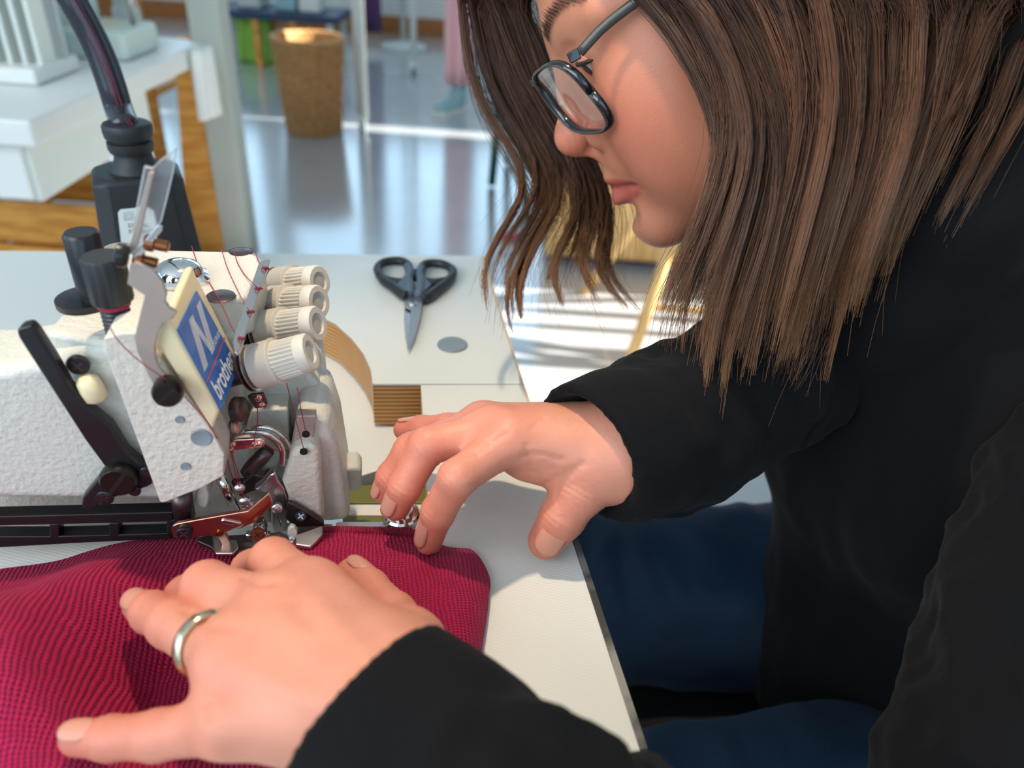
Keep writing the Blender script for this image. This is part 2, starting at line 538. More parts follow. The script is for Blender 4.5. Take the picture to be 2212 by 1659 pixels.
# ------------------------------------------------------------------ red knitted fabric
m = mat('knit', srgb(178, 8, 66), 0.8, sheen=0.04)
nt = m.node_tree; b = nt.nodes['Principled BSDF']
b.inputs['Sheen Tint'].default_value = (1.0, 0.25, 0.45, 1)
def math_node(nt, op, a, b_=None, c=None):
    n = nt.nodes.new('ShaderNodeMath'); n.operation = op
    for i, x in enumerate((a, b_, c)):
        if x is None: continue
        if isinstance(x, (int, float)): n.inputs[i].default_value = x
        else: nt.links.new(x, n.inputs[i])
    return n.outputs[0]
uvn = nt.nodes.new('ShaderNodeUVMap'); sep = nt.nodes.new('ShaderNodeSeparateXYZ')
wob = nt.nodes.new('ShaderNodeTexNoise'); wob.inputs['Scale'].default_value = 60; wob.inputs['Detail'].default_value = 2
nt.links.new(uvn.outputs['UV'], wob.inputs['Vector'])
nt.links.new(uvn.outputs['UV'], sep.inputs[0])
off = math_node(nt, 'MULTIPLY', math_node(nt, 'SUBTRACT', wob.outputs['Fac'], 0.5), 0.004)
uu = math_node(nt, 'ADD', sep.outputs[0], off)
vv = math_node(nt, 'ADD', sep.outputs[1], off)
ribs = math_node(nt, 'ABSOLUTE', math_node(nt, 'SINE', math_node(nt, 'MULTIPLY', uu, math.pi / 0.0018)))
st = math_node(nt, 'ADD', math_node(nt, 'MULTIPLY', vv, 2 * math.pi / 0.0014), math_node(nt, 'MULTIPLY', ribs, 2.2))
hgt = math_node(nt, 'ADD', math_node(nt, 'MULTIPLY', ribs, 1.0), math_node(nt, 'MULTIPLY', math_node(nt, 'SINE', st), 0.4))
bp = nt.nodes.new('ShaderNodeBump'); bp.inputs['Distance'].default_value = 0.0009; bp.inputs['Strength'].default_value = 1.0
nt.links.new(hgt, bp.inputs['Height']); nt.links.new(bp.outputs['Normal'], b.inputs['Normal'])
rp = nt.nodes.new('ShaderNodeValToRGB')
rp.color_ramp.elements[0].position = 0.0; rp.color_ramp.elements[1].position = 1.2
rp.color_ramp.elements[0].color = (*srgb(136, 0, 48), 1); rp.color_ramp.elements[1].color = (*srgb(196, 2, 80), 1)
nt.links.new(hgt, rp.inputs[0]); nt.links.new(rp.outputs[0], b.inputs['Base Color'])

topc = [(-350, 1300), (-150, 1268), (0, 1243), (120, 1226), (200, 1202), (260, 1186), (330, 1176), (430, 1172), (520, 1190), (600, 1200), (640, 1168), (700, 1150), (800, 1150), (890, 1154), (925, 1176), (962, 1192), (985, 1196), (1018, 1200), (1042, 1226), (1058, 1264), (1056, 1300), (1052, 1340), (1044, 1395), (1036, 1450), (1030, 1500)]
botc = [(-500, 2300), (-350, 2150), (-200, 2050), (-100, 2000), (0, 1970), (80, 1950), (150, 1930), (220, 1900), (290, 1880), (360, 1850), (420, 1800), (480, 1760), (540, 1720), (600, 1690), (640, 1670), (680, 1650), (720, 1640), (760, 1640), (790, 1640), (820, 1640), (850, 1640), (870, 1650), (890, 1660), (900, 1670), (910, 1680)]
ct = catmull([TP(*q) for q in topc], 12)
cb = catmull([TP(*q) for q in botc], 12)
NU, NV = len(ct), 110
FOLDS = [(TP(340, 1490, 0.01), -0.018, 0.032), (TP(130, 1440, 0.01), 0.010, 0.035), (TP(200, 1330, 0.01), 0.007, 0.022), (TP(60, 1600, 0.01), 0.008, 0.03)]
def fabric_h(p, s, t, i):
    ed = 1 - math.exp(-t * 26)                       # rounded free edge
    x, y = (p - MO) @ BX, (p - MO) @ AX
    h = 0.004 + 0.0055 * ed
    w = min(max((-x - 0.005) / 0.07, 0), 1)          # left part lies in loose folds
    h += w * ed * (0.011 * math.sin(46 * y + 14 * x + 0.2) + 0.008 * math.sin(34 * x - 52 * y + 2.0) + 0.012)
    h += w * ed * 0.003 * math.sin(95 * y + 40 * x)
    r = min(max((x - 0.055) / 0.03, 0), 1)           # right part is doubled over
    h += r * ed * 0.007
    h += ed * 0.0012 * math.sin(70 * x + 50 * y)
    for (g, amp, sg) in FOLDS:
        h += ed * amp * math.exp(-((p[0] - g[0]) ** 2 + (p[1] - g[1]) ** 2) / sg ** 2)
    return max(h, 0.0015)
vs, uv = [], []
for i in range(NU):
    for k in range(NV):
        t = (k / (NV - 1)) ** 1.5
        p = ct[i] * (1 - t) + cb[i] * t
        dedge = np.linalg.norm(p - ct[i])
        vs.append(p + ZX * fabric_h(p, i / NU, dedge / 0.35, i))
        uv.append(((p - MO) @ BX, (p - MO) @ AX))
fs = []
for i in range(NU - 1):
    for k in range(NV - 1):
        a = i * NV + k
        fs.append([a, a + 1, a + NV + 1, a + NV])
fab = meshobj('knitted_fabric', vs, fs, M['knit'], smooth=True)
ul = fab.data.uv_layers.new(name='UVMap')
idx = np.zeros(len(fab.data.loops), dtype=np.int32)
fab.data.loops.foreach_get('vertex_index', idx)
ul.data.foreach_set('uv', np.array(uv, dtype=np.float32)[idx].ravel())
md = fab.modifiers.new('thick', 'SOLIDIFY'); md.thickness = 0.0022; md.offset = -1
tag(fab, 'crimson red knitted fabric being fed under the presser foot', 'fabric')
# overlocked loops along the free edge
lp = []
edge = [TP(*q, 0.0065) for q in [(690, 1148), (750, 1146), (800, 1147), (850, 1149), (905, 1157)]]
ce = catmull(edge, 26)
for i, p in enumerate(ce):
    lp.append(p + AX * (0.0018 if i % 2 else -0.0022) + ZX * (0.0012 if i % 2 else 0.0))
tube('overlock_seam', lp, 0.0006, M['thread'], fab, 5)
# ------------------------------------------------------------------ overlock sewing machine
z1 = lambda x, y: (x * 0.4581, 480 + y * 0.4581)
zk = lambda x, y: (440 + x * 0.2291, 520 + y * 0.2291)
zl = lambda x, y: (120 + x * 0.2411, 500 + y * 0.2411)
zn = lambda x, y: (360 + x * 0.2652, 820 + y * 0.2652)
mc = root('overlock_machine', MP(0.03, -0.06, -0.034), 'off-white industrial overlock sewing machine with a blue badge and four tension dials', 'sewing machine')

def plate(name, pts, fr, a, t, mt, parent=mc, bevel=0.0006, seg=2):
    return prism(name, [PA(*fr(*q), a) for q in pts], AX * t, M[mt], parent, bevel, seg)

def tplate(name, pts, fr, z, t, mt, parent=mc, bevel=0.0006, seg=2):
    return prism(name, [TP(*fr(*q), z) for q in pts], ZX * t, M[mt], parent, bevel, seg)

def text_data(txt, offset=0.0):
    cu = bpy.data.curves.new('t', 'FONT')
    cu.body = txt
    cu.offset = offset
    cu.fill_mode = 'FRONT'
    ob = bpy.data.objects.new('t', cu)
    COL.objects.link(ob)
    dg = bpy.context.evaluated_depsgraph_get()
    me = bpy.data.meshes.new_from_object(ob.evaluated_get(dg))
    vs = np.array([v.co[:2] for v in me.vertices])
    fs = [list(p.vertices) for p in me.polygons]
    bpy.data.objects.remove(ob)
    bpy.data.curves.remove(cu)
    bpy.data.meshes.remove(me)
    lo, hi = vs.min(0), vs.max(0)
    return (vs - lo) / (hi - lo), fs

def print_text(name, txt, P0, E1, E2, u0, u1, v0, v1, mt, parent, lift, offset=0.0, skew=0.0):
    n = nrm(np.cross(E1, E2))
    uv, fs = text_data(txt, offset)
    vs = [P0 + E1 * (u0 + (u1 - u0) * q[0] + skew * q[1]) + E2 * (v0 + (v1 - v0) * q[1]) + n * lift for q in uv]
    return meshobj(name, vs, fs, mt, parent)

SZT = 0.1125
box('machine_base', MP(0.055, -0.085, 0.006), 0.15, 0.06, 0.079, M['casting'], mc, bevel=0.003, ax=BX, ay=AX)
# castings
plate('bed_casting', [(-330, 700), (0, 690), (280, 632), (480, 566), (720, 560), (1000, 985), (1050, 1160), (945, 1250), (760, 1322), (-330, 1318)], z1, 0.002, 0.036, 'casting', bevel=0.006, seg=4)
prism('top_cover', [TP(262, 534, SZT), TP(544, 541, SZT), TP(562, 552, SZT), TP(571, 574, SZT), MP(0.040, -0.004, SZT), MP(0.036, -0.022, SZT), MP(0.006, -0.034, SZT), MP(0.003, -0.055, SZT), MP(0.012, -0.078, SZT)], -ZX * 0.02, M['casting'], mc, bevel=0.003, seg=3)
prism('arm_casting', [MP(0.036, -0.074, 0.02), MP(0.036, -0.014, 0.02), MP(0.036, -0.010, 0.096), MP(0.036, -0.074, 0.096)], AX * 0.052, M['casting'], mc, bevel=0.003)
plate('face_plate', [(487, 548), (560, 522), (660, 520), (700, 560), (1000, 985), (1058, 1090), (1056, 1196), (945, 1258), (770, 1325), (752, 1318), (490, 600)], z1, -0.012, 0.018, 'casting_face', bevel=0.0025, seg=3)
prism('front_column', [PA(x, y, 0.045) for x, y in [(505, 780), (600, 740), (692, 830), (700, 905), (640, 935), (628, 1010), (600, 1070), (520, 1080), (490, 980)]], AX * 0.045, M['casting'], mc, bevel=0.003)
plate('needle_head', [(690, 250), (790, 238), (985, 235), (990, 330), (1000, 560), (940, 600), (900, 770), (740, 790), (600, 740), (610, 560), (640, 400)], zn, 0.032, 0.02, 'casting', bevel=0.0016)
plate('recess_back', [(380, 800), (640, 700), (960, 760), (980, 1180), (700, 1250), (300, 1160), (330, 950)], zn, 0.046, 0.01, 'black_matte', bevel=0.001)
plate('looper_cover', [(1010, 600), (1062, 292), (1220, 288), (1312, 306), (1400, 560), (1500, 1150), (1290, 1180), (1000, 1015), (938, 840), (985, 700)], zn, 0.020, 0.045, 'casting', bevel=0.004, seg=3)
plate('cover_front', [(1012, 590), (1100, 540), (1190, 522), (1245, 590), (1286, 1168), (1000, 1010), (936, 840), (985, 700)], zn, 0.010, 0.014, 'casting_face', bevel=0.003, seg=3)
plate('thread_plate', [(1062, 294), (1218, 292), (1192, 515), (1100, 530), (1016, 575)], zn, 0.0165, 0.006, 'steel_brushed', bevel=0.0006)
plate('cover_tab', [(1452, 722), (1560, 715), (1590, 760), (1588, 905), (1490, 922), (1470, 900)], zn, 0.04, 0.015, 'casting', bevel=0.002)
for q in [(1135, 433), (1118, 575)]:
    lathe('eyelet', PA(*zn(*q), 0.0095), -AX, [(0.0012, 0), (0.0018, 0.0006), (0.0018, 0.0012), (0.0008, 0.0012)], M['soot'], mc, 16)
plate('corner_plate', [(990, 1000), (1060, 1030), (1280, 1165), (1282, 1195), (1040, 1205), (965, 1130)], zn, 0.006, 0.003, 'dark_steel')
screw('cover_screw', PA(*zn(1095, 1105), 0.0055), nrm(-AX + 0.5 * ZX), 0.0027, 0.0015, M['black_metal'], mc, slotmat=M['steel'])
# oval holes in the face plate
for (x, y, r) in [(848, 930, 18), (950, 1015, 42), (875, 1150, 20)]:
    lathe('bore', PA(*z1(x, y), -0.0122), -AX, [(pxsize(r * 0.4581, 0.33) * 1.12, 0), (pxsize(r * 0.4581, 0.33), 0.0005), (pxsize(r * 0.4581, 0.33) * 0.9, 0.0003)], M['grey_cap'], mc, 28)
# cover furniture
def topdisc(name, x, y, r, h, mt, fr=z1):
    p = TP(*fr(x, y), SZT)
    lathe(name, p - ZX * 0.0004, ZX, [(r * 0.98, 0), (r, 0.0004), (r, h), (r * 0.9, h + 0.0004)], M[mt], mc, 32)
topdisc('oil_cap', 408, 378, 0.0115, 0.003, 'black_metal')
topdisc('plug', 372, 336, 0.0062, 0.0005, 'steel_brushed')
topdisc('plug', 560, 124, 0.0075, 0.0005, 'steel_brushed')
topdisc('cover_hole', 1040, 345, 0.0066, 0.0001, 'dark_steel')
topdisc('cover_hole', 1135, 138, 0.0058, 0.0001, 'dark_steel')
p = TP(*z1(850, 268), SZT)
lathe('oil_sight', p, ZX, [(0.0118, 0), (0.0122, 0.002), (0.0105, 0.003), (0.0102, 0.0045), (0.0085, 0.0068), (0.0055, 0.0082), (0.0018, 0.0088)], M['chrome'], mc, 32)
lathe('grub_screw', TP(*z1(945, 282), SZT), ZX, [(0.0045, 0), (0.0045, 0.002), (0.0028, 0.0035)], M['chrome'], mc, 20)
# badge block on the sloping front
E_ = lambda q, a=-0.013: PA(*z1(*q), a)
plate('badge_block', [(733, 572), (742, 530), (758, 462), (800, 448), (822, 500), (1036, 893), (1003, 986)], z1, -0.0145, 0.046, 'cream_plastic', bevel=0.0022, seg=3)
Q1, Q2 = PA(*z1(1030, 889), -0.0135), PA(*z1(820, 508), -0.0135)
nb = nrm(np.cross(AX, Q2 - Q1))
if np.dot(nb, CAMP - Q1) < 0: nb = -nb
Q1, Q2 = Q1 + nb * 0.0009, Q2 + nb * 0.0009
Q3, Q4 = PP(*z1(922, 322), Q1, nb), PP(*z1(1120, 680), Q1, nb)
badge = prism('badge', [Q1, Q2, Q3, Q4], nb * 0.0006, M['blue_print'], mc, bevel=0.0002)
B0, BE1, BE2 = Q1 + nb * 0.0006, Q4 - Q1, Q2 - Q1
def uvp(u, v, l=0.00012): return B0 + BE1 * u + BE2 * v + nb * l
def stroke(name, a, b_, w, n, mt):
    parts = []
    for k in range(n):
        o0 = w * k / n; o1 = o0 + w / n * 0.62
        parts.append(([uvp(a[0] + o0, a[1]), uvp(a[0] + o1, a[1]), uvp(b_[0] + o1, b_[1]), uvp(b_[0] + o0, b_[1])], [[0, 1, 2, 3]]))
    v, f = merge(parts)
    return meshobj(name, v, f, mt, badge)
stroke('letter_stroke', (0.06, 0.45), (0.34, 0.94), 0.17, 5, M['white_print'])
stroke('letter_stroke', (0.44, 0.46), (0.70, 0.95), 0.17, 5, M['white_print'])
stroke('letter_stroke', (0.46, 0.46), (0.36, 0.94), 0.10, 3, M['white_print'])
meshobj('red_line', [uvp(0.0, 0.355), uvp(1.0, 0.385), uvp(1.0, 0.405), uvp(0.0, 0.375)], [[0, 1, 2, 3]], M['red_print'], badge)
flip = 1 if np.dot(np.cross(BE1, BE2), nb) > 0 else -1
print_text('badge_lettering', 'brother', B0, BE1, BE2, 0.07, 0.95, 0.07, 0.32, M['white_print'], badge, 0.00014 * flip, 0.022)
print_text('badge_small_lettering', 'SERIES', B0, BE1, BE2, 0.62, 0.97, 0.47, 0.53, M['white_print'], badge, 0.00014 * flip)
# thread take-up plate with slotted screw
plate('take_up_plate', [(612, 200), (640, 188), (720, 222), (768, 280), (786, 340), (778, 375), (800, 405), (836, 425), (815, 455), (770, 475), (745, 520), (730, 590), (732, 640), (752, 690), (800, 740), (842, 790), (735, 790), (705, 735), (645, 610), (634, 545), (655, 450), (682, 345), (600, 292)], z1, -0.0175, 0.0018, 'steel_brushed', bevel=0.0004)
screw('slotted_screw', PA(*z1(800, 775), -0.0175), -AX, 0.0056, 0.0065, M['black_screw'], mc, 'slot', ang=0.75)
screw('face_screw', PA(*z1(372, 665), -0.0005), -AX, 0.0042, 0.0022, M['black_metal'], mc, slotmat=M['dark_steel'])
pa, pb = PA(*z1(410, 745), -0.004), PA(*z1(455, 825), -0.004)
tube('face_lug', [pa - nrm(pb - pa) * 0.002, pa, (pa + pb) / 2, pb, pb + nrm(pb - pa) * 0.002], [0.002, 0.0042, 0.0046, 0.0044, 0.002], M['cream_plastic'], mc, 16)
# pressure knobs
p = TP(*z1(575, 540), SZT - 0.002)
lathe('threaded_rod', p, ZX, [(0.0050 + 0.0005 * (i % 2), 0.0009 * i) for i in range(30)], M['black_metal'], mc, 24)
lathe('pressure_knob', p + ZX * 0.0160, ZX, [(0.0070, 0), (0.0078, 0.0008), (0.0078, 0.0175), (0.0070, 0.0187)], M['black_matte'], mc, 60, ribs=(1, 2, 30, 0.00025))
lathe('thread_coil', p + ZX * 0.0138, ZX, [(0.0057, 0), (0.0061, 0.0004), (0.0061, 0.0016), (0.0057, 0.002)], M['thread'], mc, 24)
p2 = TP(*z1(472, 400), SZT - 0.002)
lathe('pressure_post', p2, ZX, [(0.0062, 0), (0.0062, 0.008), (0.0070, 0.0085), (0.0070, 0.0325), (0.0060, 0.0337)], M['black_metal'], mc, 32)
# clear looper guard on its bracket
z2 = lambda x, y: (x * 0.3436, y * 0.3436)
PG = PA(*z1(610, 195), -0.014)
plate('clear_guard', [(905, 1045), (955, 1060), (1015, 1000), (1112, 935), (1085, 1090), (1010, 1400), (870, 1545), (845, 1600), (800, 1600)], z2, -0.010, 0.0022, 'acrylic', bevel=0.0003)
plate('guard_edge', [(935, 1085), (968, 1085), (862, 1560), (815, 1600), (808, 1560)], z2, -0.0125, 0.0018, 'steel_brushed', bevel=0.0003)
plate('guard_bracket', [(990, 1415), (1018, 1425), (1015, 1455), (850, 1659), (830, 1640), (835, 1600)], z2, -0.0135, 0.0014, 'chrome', bevel=0.0003)
for q in [(985, 1535), (915, 1640)]:
    pp_ = PA(*z2(*q), -0.011)
    d_ = nrm(0.9 * BX - 0.25 * ZX)
    lathe('guard_screw', pp_ - d_ * 0.004, d_, [(0.0024, 0), (0.003, 0.0006), (0.003, 0.0032), (0.002, 0.0036), (0.002, 0.0075), (0.0015, 0.008)], M['bronze'], mc, 20)
lathe('guard_screw', PA(*z2(800, 1610), -0.016), nrm(-BX + 0.2 * ZX), [(0.0036, 0), (0.0042, 0.0008), (0.0042, 0.003), (0.003, 0.0036)], M['black_metal'], mc, 20)
# tension dials
DZ = 0.088
bases = [(549, 793), (568, 717), (586, 662), (600, 620)]
tips = [(668, 760), (684, 699), (687, 652), (689, 608)]
for k in range(4):
    p0 = TP(*bases[k], DZ)
    d = nrm(TP(*tips[k], DZ + 0.009) - p0)
    L = np.linalg.norm(TP(*tips[k], DZ + 0.009) - p0)
    s = L / 0.029
    td = lathe('tension_dial', p0 + d * 0.001, d, [(0.0099, 0), (0.0102, 0.0008), (0.0100, 0.0098 * s), (0.0104, 0.0104 * s), (0.0104, 0.0114 * s), (0.0088, 0.0116 * s), (0.0088, 0.0122 * s), (0.0085, 0.0232 * s), (0.0085, 0.0236 * s), (0.0084, 0.0275 * s), (0.0076, 0.0288 * s), (0.0050, 0.0288 * s), (0.0046, 0.0274 * s), (0.001, 0.0274 * s)], M['knob_plastic'], mc, 112, ribs=(6, 7, 32, 0.0008))
    lathe('dial_recess', p0 + d * (0.001 + 0.0275 * s), d, [(0.0040, 0), (0.0040, 0.0003), (0.003, 0.0004)], M['pale_recess'], td, 20)
    lathe('tension_disc', p0 - d * 0.0042, d, [(0.0062, 0), (0.0102, 0.0012), (0.0102, 0.0018), (0.0070, 0.0026)], M['dark_steel'], mc, 36)
    lathe('tension_disc', p0 - d * 0.0017, d, [(0.0062, 0), (0.0104, 0.0008), (0.0104, 0.0014), (0.0070, 0.0024)], M['steel'], mc, 36)
    lathe('tension_post', p0 - d * 0.014, d, [(0.0058, 0), (0.0058, 0.010)], M['dark_steel'], mc, 20)
# thread guide bar along the cover edge
GZ = 0.113
gb = prism('guide_bar', [TP(*zk(*q), GZ) for q in [(525, 230), (575, 205), (628, 200), (600, 300), (350, 1050), (320, 1090), (290, 1080), (275, 985), (300, 880)]], ZX * 0.0016, M['steel'], mc, bevel=0.0004)
for (x, y) in [(575, 255), (505, 450), (430, 670), (345, 920)]:
    lathe('guide_hole', TP(*zk(x, y), GZ + 0.0016), ZX, [(0.0012, 0), (0.0012, 0.0002)], M['soot'], gb, 12)
# black lifter lever on the bed
lev = plate('lifter_lever', [(74, 512), (100, 494), (140, 486), (172, 520), (250, 640), (330, 780), (420, 880), (520, 960), (600, 1085), (652, 1130), (692, 1160), (722, 1215), (715, 1240), (690, 1252), (640, 1268), (600, 1282), (540, 1300), (500, 1312), (440, 1356), (405, 1362), (380, 1340), (388, 1300), (500, 1165), (400, 1030), (130, 615), (85, 545)], z1, -0.0085, 0.006, 'black_metal', bevel=0.0012)
screw('pivot_bolt', PA(*z1(568, 1192), -0.0085), -AX, 0.0074, 0.0055, M['black_screw'], mc, 'slot', ang=0.9)
for q in [(497, 1292), (636, 1260), (690, 1172)]:
    screw('lever_screw', PA(*z1(*q), -0.0088), -AX, 0.0036 if q[0] < 600 else 0.0026, 0.0016, M['black_metal'], mc, slotmat=M['dark_steel'])
# slotted black slide rail in front of the bed
rail_parts = [[(-330, 1393), (0, 1388), (400, 1378), (815, 1366), (815, 1412), (560, 1418), (0, 1432), (-330, 1440)],
              [(-330, 1486), (0, 1482), (230, 1482), (560, 1474), (815, 1466), (815, 1492), (400, 1512), (0, 1535), (-330, 1550)],
              [(232, 1424), (280, 1424), (280, 1486), (232, 1488)], [(514, 1418), (562, 1418), (562, 1480), (514, 1482)], [(786, 1410), (830, 1400), (830, 1480), (786, 1480)]]
v_, f_ = [], []
parts = []
for pl in rail_parts:
    q = [PA(*z1(*w), 0.0) for w in pl]
    n = len(q)
    vs = q + [w + AX * 0.007 for w in q]
    fs = [list(range(n))[::-1], list(range(n, 2 * n))] + [[i, (i + 1) % n, n + (i + 1) % n, n + i] for i in range(n)]
    parts.append((vs, fs))
v_, f_ = merge(parts)
meshobj('slide_rail', v_, f_, M['black_metal'], mc, bevel=0.0006)
# presser bar, needle bar and foot mechanism
tube('presser_bar', [PA(*zn(115, 900), 0.002), PA(*zn(145, 1105), 0.002)], pxsize(84 * 0.2652, 0.35), M['dark_steel'], mc, 24)
plate('bar_bracket', [(240, 912), (325, 850), (348, 960), (330, 1040), (290, 1055), (228, 1012)], zn, 0.004, 0.012, 'casting', bevel=0.001)
tube('needle_bar', [PA(*zn(425, 760), 0.012), PA(*zn(565, 1065), 0.012)], pxsize(42 * 0.2652, 0.35), M['chrome'], mc, 20)
arm = plate('presser_arm', [(38, 1215), (50, 1190), (90, 1172), (260, 1140), (490, 1100), (660, 1072), (830, 925), (852, 985), (700, 1125), (600, 1190), (480, 1248), (500, 1290), (548, 1400), (535, 1414), (488, 1412), (425, 1295), (350, 1272), (95, 1296), (50, 1275)], zn, -0.010, 0.0022, 'copper_steel', bevel=0.0005)
plate('arm_rail', [(690, 1115), (835, 960), (858, 1000), (860, 1030), (715, 1165), (600, 1215), (560, 1215)], zn, -0.006, 0.0022, 'copper_steel', bevel=0.0005)
plate('arm_slot', [(440, 1150), (470, 1142), (600, 1168), (615, 1180), (520, 1186), (455, 1172)], zn, -0.0108, 0.001, 'chrome', bevel=0.0004)
screw('arm_screw', PA(*zn(148, 1228), -0.010), -AX, 0.0034, 0.0024, M['black_metal'], mc, slotmat=M['steel'])
lathe('arm_rivet', PA(*zn(430, 1250), -0.010), -AX, [(0.0016, 0), (0.0016, 0.0008), (0.0008, 0.0011)], M['bronze'], mc, 16)
pk = PA(*zn(755, 1265), -0.004)
dk = nrm(PA(*zn(765, 1150), 0.006) - pk)
lathe('foot_knuckle', pk - dk * 0.003, dk, [(0.003, 0), (0.0042, 0.0012), (0.0042, 0.003), (0.0030, 0.0036), (0.0034, 0.0046), (0.0034, 0.0098), (0.0026, 0.0108), (0.0026, 0.0135), (0.001, 0.0145)], M['chrome'], mc, 28)
screw('knuckle_screw', PA(*zn(745, 1250), -0.009), nrm(-AX + 0.4 * ZX), 0.003, 0.002, M['bronze'], mc)
tube('knuckle_pin', [PA(*zn(650, 1265), -0.003), PA(*zn(840, 1270), -0.003)], 0.0022, M['chrome'], mc, 16)
plate('needle_guard', [(700, 905), (770, 860), (835, 775), (885, 755), (905, 830), (955, 900), (985, 1000), (990, 1090), (972, 1200), (965, 1285), (880, 1265), (850, 1180), (842, 1000), (800, 930)], zn, 0.010, 0.006, 'steel', bevel=0.0014)
plate('guard_blade', [(880, 1060), (895, 1070), (940, 1190), (930, 1200)], zn, 0.004, 0.001, 'chrome', bevel=0.0002)
for q in [(640, 980), (665, 1010), (775, 1030), (600, 870), (905, 1035)]:
    lathe('link_pin', PA(*zn(*q), 0.006), nrm(-AX + 0.4 * ZX), [(0.0024, 0), (0.0024, 0.0028), (0.0016, 0.0034)], M['steel'], mc, 18)
tplate('presser_foot', [(255, 1330), (370, 1278), (500, 1302), (700, 1290), (800, 1290), (930, 1270), (990, 1300), (960, 1380), (800, 1430), (600, 1442), (400, 1442), (375, 1402), (262, 1352)], zn, 0.0085, 0.003, 'dark_steel', bevel=0.0006)
tplate('foot_wing', [(375, 1290), (480, 1322), (575, 1330), (590, 1395), (545, 1440), (405, 1440), (385, 1400)], zn, 0.0115, 0.002, 'steel', bevel=0.0006)
tplate('foot_toe', [(1060, 1290), (1120, 1268), (1272, 1215), (1275, 1290), (1225, 1345), (1175, 1392), (1050, 1370)], zn, 0.0088, 0.0026, 'steel', bevel=0.0008)
plate('toe_clip', [(985, 1225), (1010, 1200), (1040, 1205), (1064, 1240), (1060, 1335), (980, 1330)], zn, -0.004, 0.003, 'casting', bevel=0.0005)
lathe('clip_screw', PA(*zn(1015, 1305), -0.0042), nrm(-AX + 0.6 * ZX), [(0.0022, 0), (0.0022, 0.001), (0.0016, 0.0014)], M['steel'], mc, 16)
tplate('cloth_plate', [(1060, 1240), (1100, 1200), (1350, 1190), (1352, 1225), (1380, 1235), (1380, 1185), (1400, 1172), (1790, 1172), (1800, 1255), (1260, 1262), (1060, 1290)], zn, 0.0006, 0.0015, 'steel', bevel=0.0004)
# curved chrome thread guides
def wire(name, pts, fr, a, rpx, mt='chrome', parent=mc, flat=1.0):
    P = catmull([PA(*fr(*q), a) for q in pts], 6)
    return tube(name, P, pxsize(rpx, dep(P[0])), M[mt], parent, 10, flat, AX if flat != 1.0 else None)
wire('thread_guide', [(560, 440), (640, 425), (720, 425), (820, 440), (900, 495), (940, 560), (945, 640), (940, 690)], zn, 0.014, 6.5)
wire('thread_guide', [(690, 400), (770, 385), (860, 405), (950, 470), (1000, 550), (1000, 620), (975, 680)], zn, 0.018, 6.5)
plate('thread_guide_web', [(680, 405), (790, 400), (900, 450), (960, 540), (985, 620), (960, 670), (925, 640), (905, 560), (850, 500), (770, 455), (690, 440)], zn, 0.016, 0.0014, 'steel', bevel=0.0004)
plate('guide_arm', [(540, 500), (560, 488), (770, 480), (798, 500), (800, 535), (780, 552), (560, 578), (535, 595), (520, 560)], zn, 0.004, 0.0018, 'chrome', bevel=0.0005)
plate('guide_hanger', [(520, 315), (565, 310), (585, 345), (575, 420), (545, 500), (545, 590), (520, 600), (490, 570), (468, 520), (480, 430)], zn, 0.008, 0.0022, 'steel', bevel=0.0006)
for q in [(714, 532), (764, 528), (540, 528), (528, 575)]:
    lathe('guide_eyelet', PA(*zn(*q), 0.004), -AX, [(0.0013, 0), (0.0013, 0.0005), (0.0007, 0.0007)], M['chrome'], mc, 14)
d_ = nrm(BX * 0.9 + ZX * 0.15 - AX * 0.3)
lathe('hanger_screw', PA(*zn(545, 240), 0.010), d_, [(0.0045, 0), (0.0055, 0.0008), (0.0055, 0.0042), (0.0046, 0.005), (0.002, 0.0052)], M['dark_steel'], mc, 28)
lathe('hanger_screw', PA(*zn(545, 380), 0.006), d_, [(0.0025, 0), (0.0032, 0.0005), (0.0032, 0.002), (0.002, 0.0026)], M['steel'], mc, 20)
plate('eyelet_plate', [(690, 120), (790, 110), (822, 190), (815, 225), (720, 240), (700, 200), (655, 140)], zn, 0.020, 0.0016, 'dark_steel', bevel=0.0006)
for q in [(752, 148), (780, 208)]:
    lathe('guide_eyelet', PA(*zn(*q), 0.020), -AX, [(0.0018, 0), (0.0018, 0.0006), (0.0009, 0.0008)], M['chrome'], mc, 16)
pa, pb = PA(*zn(645, 765), 0.014), PA(*zn(830, 570), 0.014)
tube('thread_drum', [pa, pa * .7 + pb * .3, pa * .3 + pb * .7, pb], [0.0030, 0.0037, 0.0037, 0.0030], M['dark_steel'], mc, 20)
plate('linkage', [(640, 830), (700, 770), (790, 800), (830, 770), (800, 860), (740, 900), (690, 915), (600, 960), (560, 900), (520, 840)], zn, 0.022, 0.006, 'dark_steel', bevel=0.001)
# crimson threads running over the machine
def thread(pts, r=0.00022):
    tube('thread', catmull(pts, 5), r, M['thread'], mc, 5)
topt = lambda x, y, z=SZT + 0.0008: TP(x, y, z)
thread([topt(414, 531), topt(430, 575), topt(468, 636), topt(505, 715), TP(*zk(345, 905), GZ + 0.002)])
thread([topt(478, 536), topt(492, 580), topt(520, 640), TP(*zk(430, 660), GZ + 0.002)], 0.00018)
thread([topt(507, 537), topt(511, 562), topt(528, 592), TP(*zk(505, 435), GZ + 0.002), TP(*zk(560, 450), GZ + 0.002)])
thread([topt(551, 541), topt(558, 562), TP(*zk(570, 250), GZ + 0.002), TP(*zk(615, 255), GZ + 0.002)])
for q in [(590, 258), (525, 448), (455, 665), (368, 920)]:
    thread([TP(*zk(q[0] - 45, q[1] + 8), GZ + 0.002), TP(*zk(q[0], q[1] - 8), GZ + 0.0035), TP(*zk(q[0] + 25, q[1] + 2), GZ + 0.001), TP(*zk(q[0] - 10, q[1] + 14), GZ + 0.002)], 0.0003)
